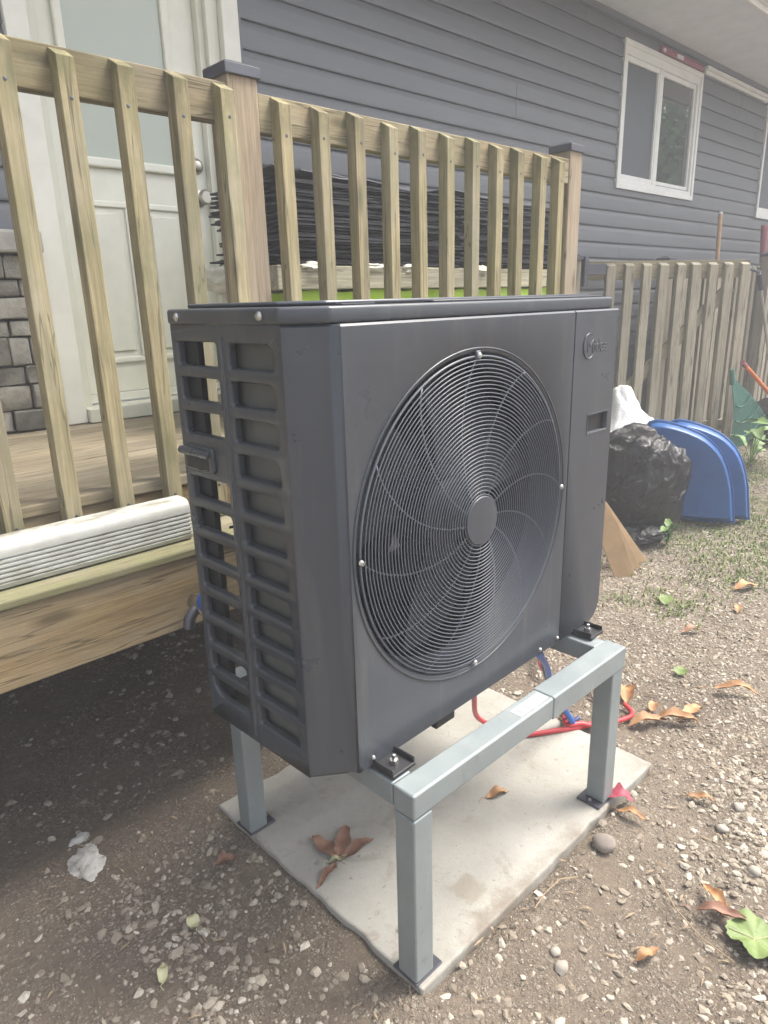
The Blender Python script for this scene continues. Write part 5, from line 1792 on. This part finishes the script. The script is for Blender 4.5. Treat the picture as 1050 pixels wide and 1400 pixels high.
lean = rng.uniform(0.5, 1.25, n)
a0 = np.stack([gxp-np.sin(ang_)*wv, gyp+np.cos(ang_)*wv, gzp], -1)
a1 = np.stack([gxp+np.sin(ang_)*wv, gyp-np.cos(ang_)*wv, gzp], -1)
mid = np.stack([gxp+np.cos(ang_)*ln_*lean*.4, gyp+np.sin(ang_)*ln_*lean*.4, gzp+ln_*0.7], -1)
sd_ = np.stack([-np.sin(ang_)*wv*.8, np.cos(ang_)*wv*.8, 0*wv], -1)
tip = np.stack([gxp+np.cos(ang_)*ln_*lean, gyp+np.sin(ang_)*ln_*lean, gzp+ln_*(1.1-lean*.5)], -1)
GV = np.stack([a0, a1, mid-sd_, mid+sd_, tip], 1).reshape(-1, 3)
b5 = (np.arange(n)*5)[:, None]
quads = (b5+np.array([0, 1, 2, 3])).tolist()
tris = (b5+np.array([3, 2, 4])).tolist()
me = bpy.data.meshes.new('grass')
me.from_pydata(GV.tolist(), [], quads+tris)
me.materials.append(MT['grass'])
tag(link('grass', me), 'sparse short grass growing through the gravel at right', 'grass', kind='stuff')

# ------------------------------------------------------------------ trees across the yard (mirrored in the window panes)
def tree(x, y, h, r_, seed, label):
    rr = np.random.default_rng(seed)
    t_ = thing('garden_tree', label, 'tree', (x, y, 0), 0, 'trees across the yard')
    part('trunk', MB().tube([(0, 0, -0.1), (0.05, 0.02, h*0.35), (-0.04, 0.05, h*0.7)], [0.16, 0.11, 0.05], 10), 'bark', t_, smooth=60)
    for q in range(5):
        a = q*1.25+seed
        part('limb', MB().tube([(0, 0.02, h*(0.3+0.07*q)), (r_*0.35*math.cos(a), r_*0.35*math.sin(a), h*(0.42+0.08*q)), (r_*0.7*math.cos(a), r_*0.7*math.sin(a), h*(0.5+0.08*q))], [0.06, 0.04, 0.015], 7), 'bark', t_, smooth=60)
    N = 13000
    cl = rr.normal(size=(60, 3))
    cl /= np.linalg.norm(cl, axis=1)[:, None]
    cl *= rr.uniform(0.35, 0.95, (60, 1))
    k_ = rr.integers(0, 60, N)
    p = cl[k_]+rr.normal(size=(N, 3))*0.17
    c = np.array([0, 0, h*0.55])+p*np.array([r_, r_, h*0.46])
    u1 = rr.normal(size=(N, 3)); u1 /= np.linalg.norm(u1, axis=1)[:, None]
    u2 = np.cross(u1, rr.normal(size=(N, 3))); u2 /= np.linalg.norm(u2, axis=1)[:, None]
    s_ = rr.uniform(0.07, 0.14, (N, 1))
    V = np.stack([c-u1*s_, c+u2*s_*0.55, c+u1*s_, c-u2*s_*0.55], 1).reshape(-1, 3)
    F = (np.arange(N)*4)[:, None]+np.arange(4)
    me = bpy.data.meshes.new('crown')
    me.from_pydata(V.tolist(), [], F.tolist())
    me.materials.append(MT['foliage'])
    link('crown', me, t_)
tree(13.0, -2.2, 5.0, 1.7, 1, 'bushy green tree mirrored in the right pane of the window')
tree(16.0, -4.0, 5.6, 1.9, 2, 'taller green tree standing behind the bushy one across the yard')

# ------------------------------------------------------------------ added haze volume, stands in for lens veil
hz_m = bpy.data.materials.new('lens_veil_haze')
hz_m.use_nodes = True
hn = hz_m.node_tree
hn.nodes.remove(hn.nodes['Principled BSDF'])
pv = hn.nodes.new('ShaderNodeVolumePrincipled')
pv.inputs['Color'].default_value = (0.92, 0.94, 0.97, 1)
pv.inputs['Density'].default_value = 0.021
hn.links.new(pv.outputs[0], hn.nodes['Material Output'].inputs['Volume'])
hm_ = MB().box(-80, 85, -80, 85, -1.2, 6.4).mesh('haze', None)
hm_.materials.append(hz_m)
tag(link('haze', hm_), 'thin milky haze volume added to imitate lens veil', 'haze', kind='stuff')
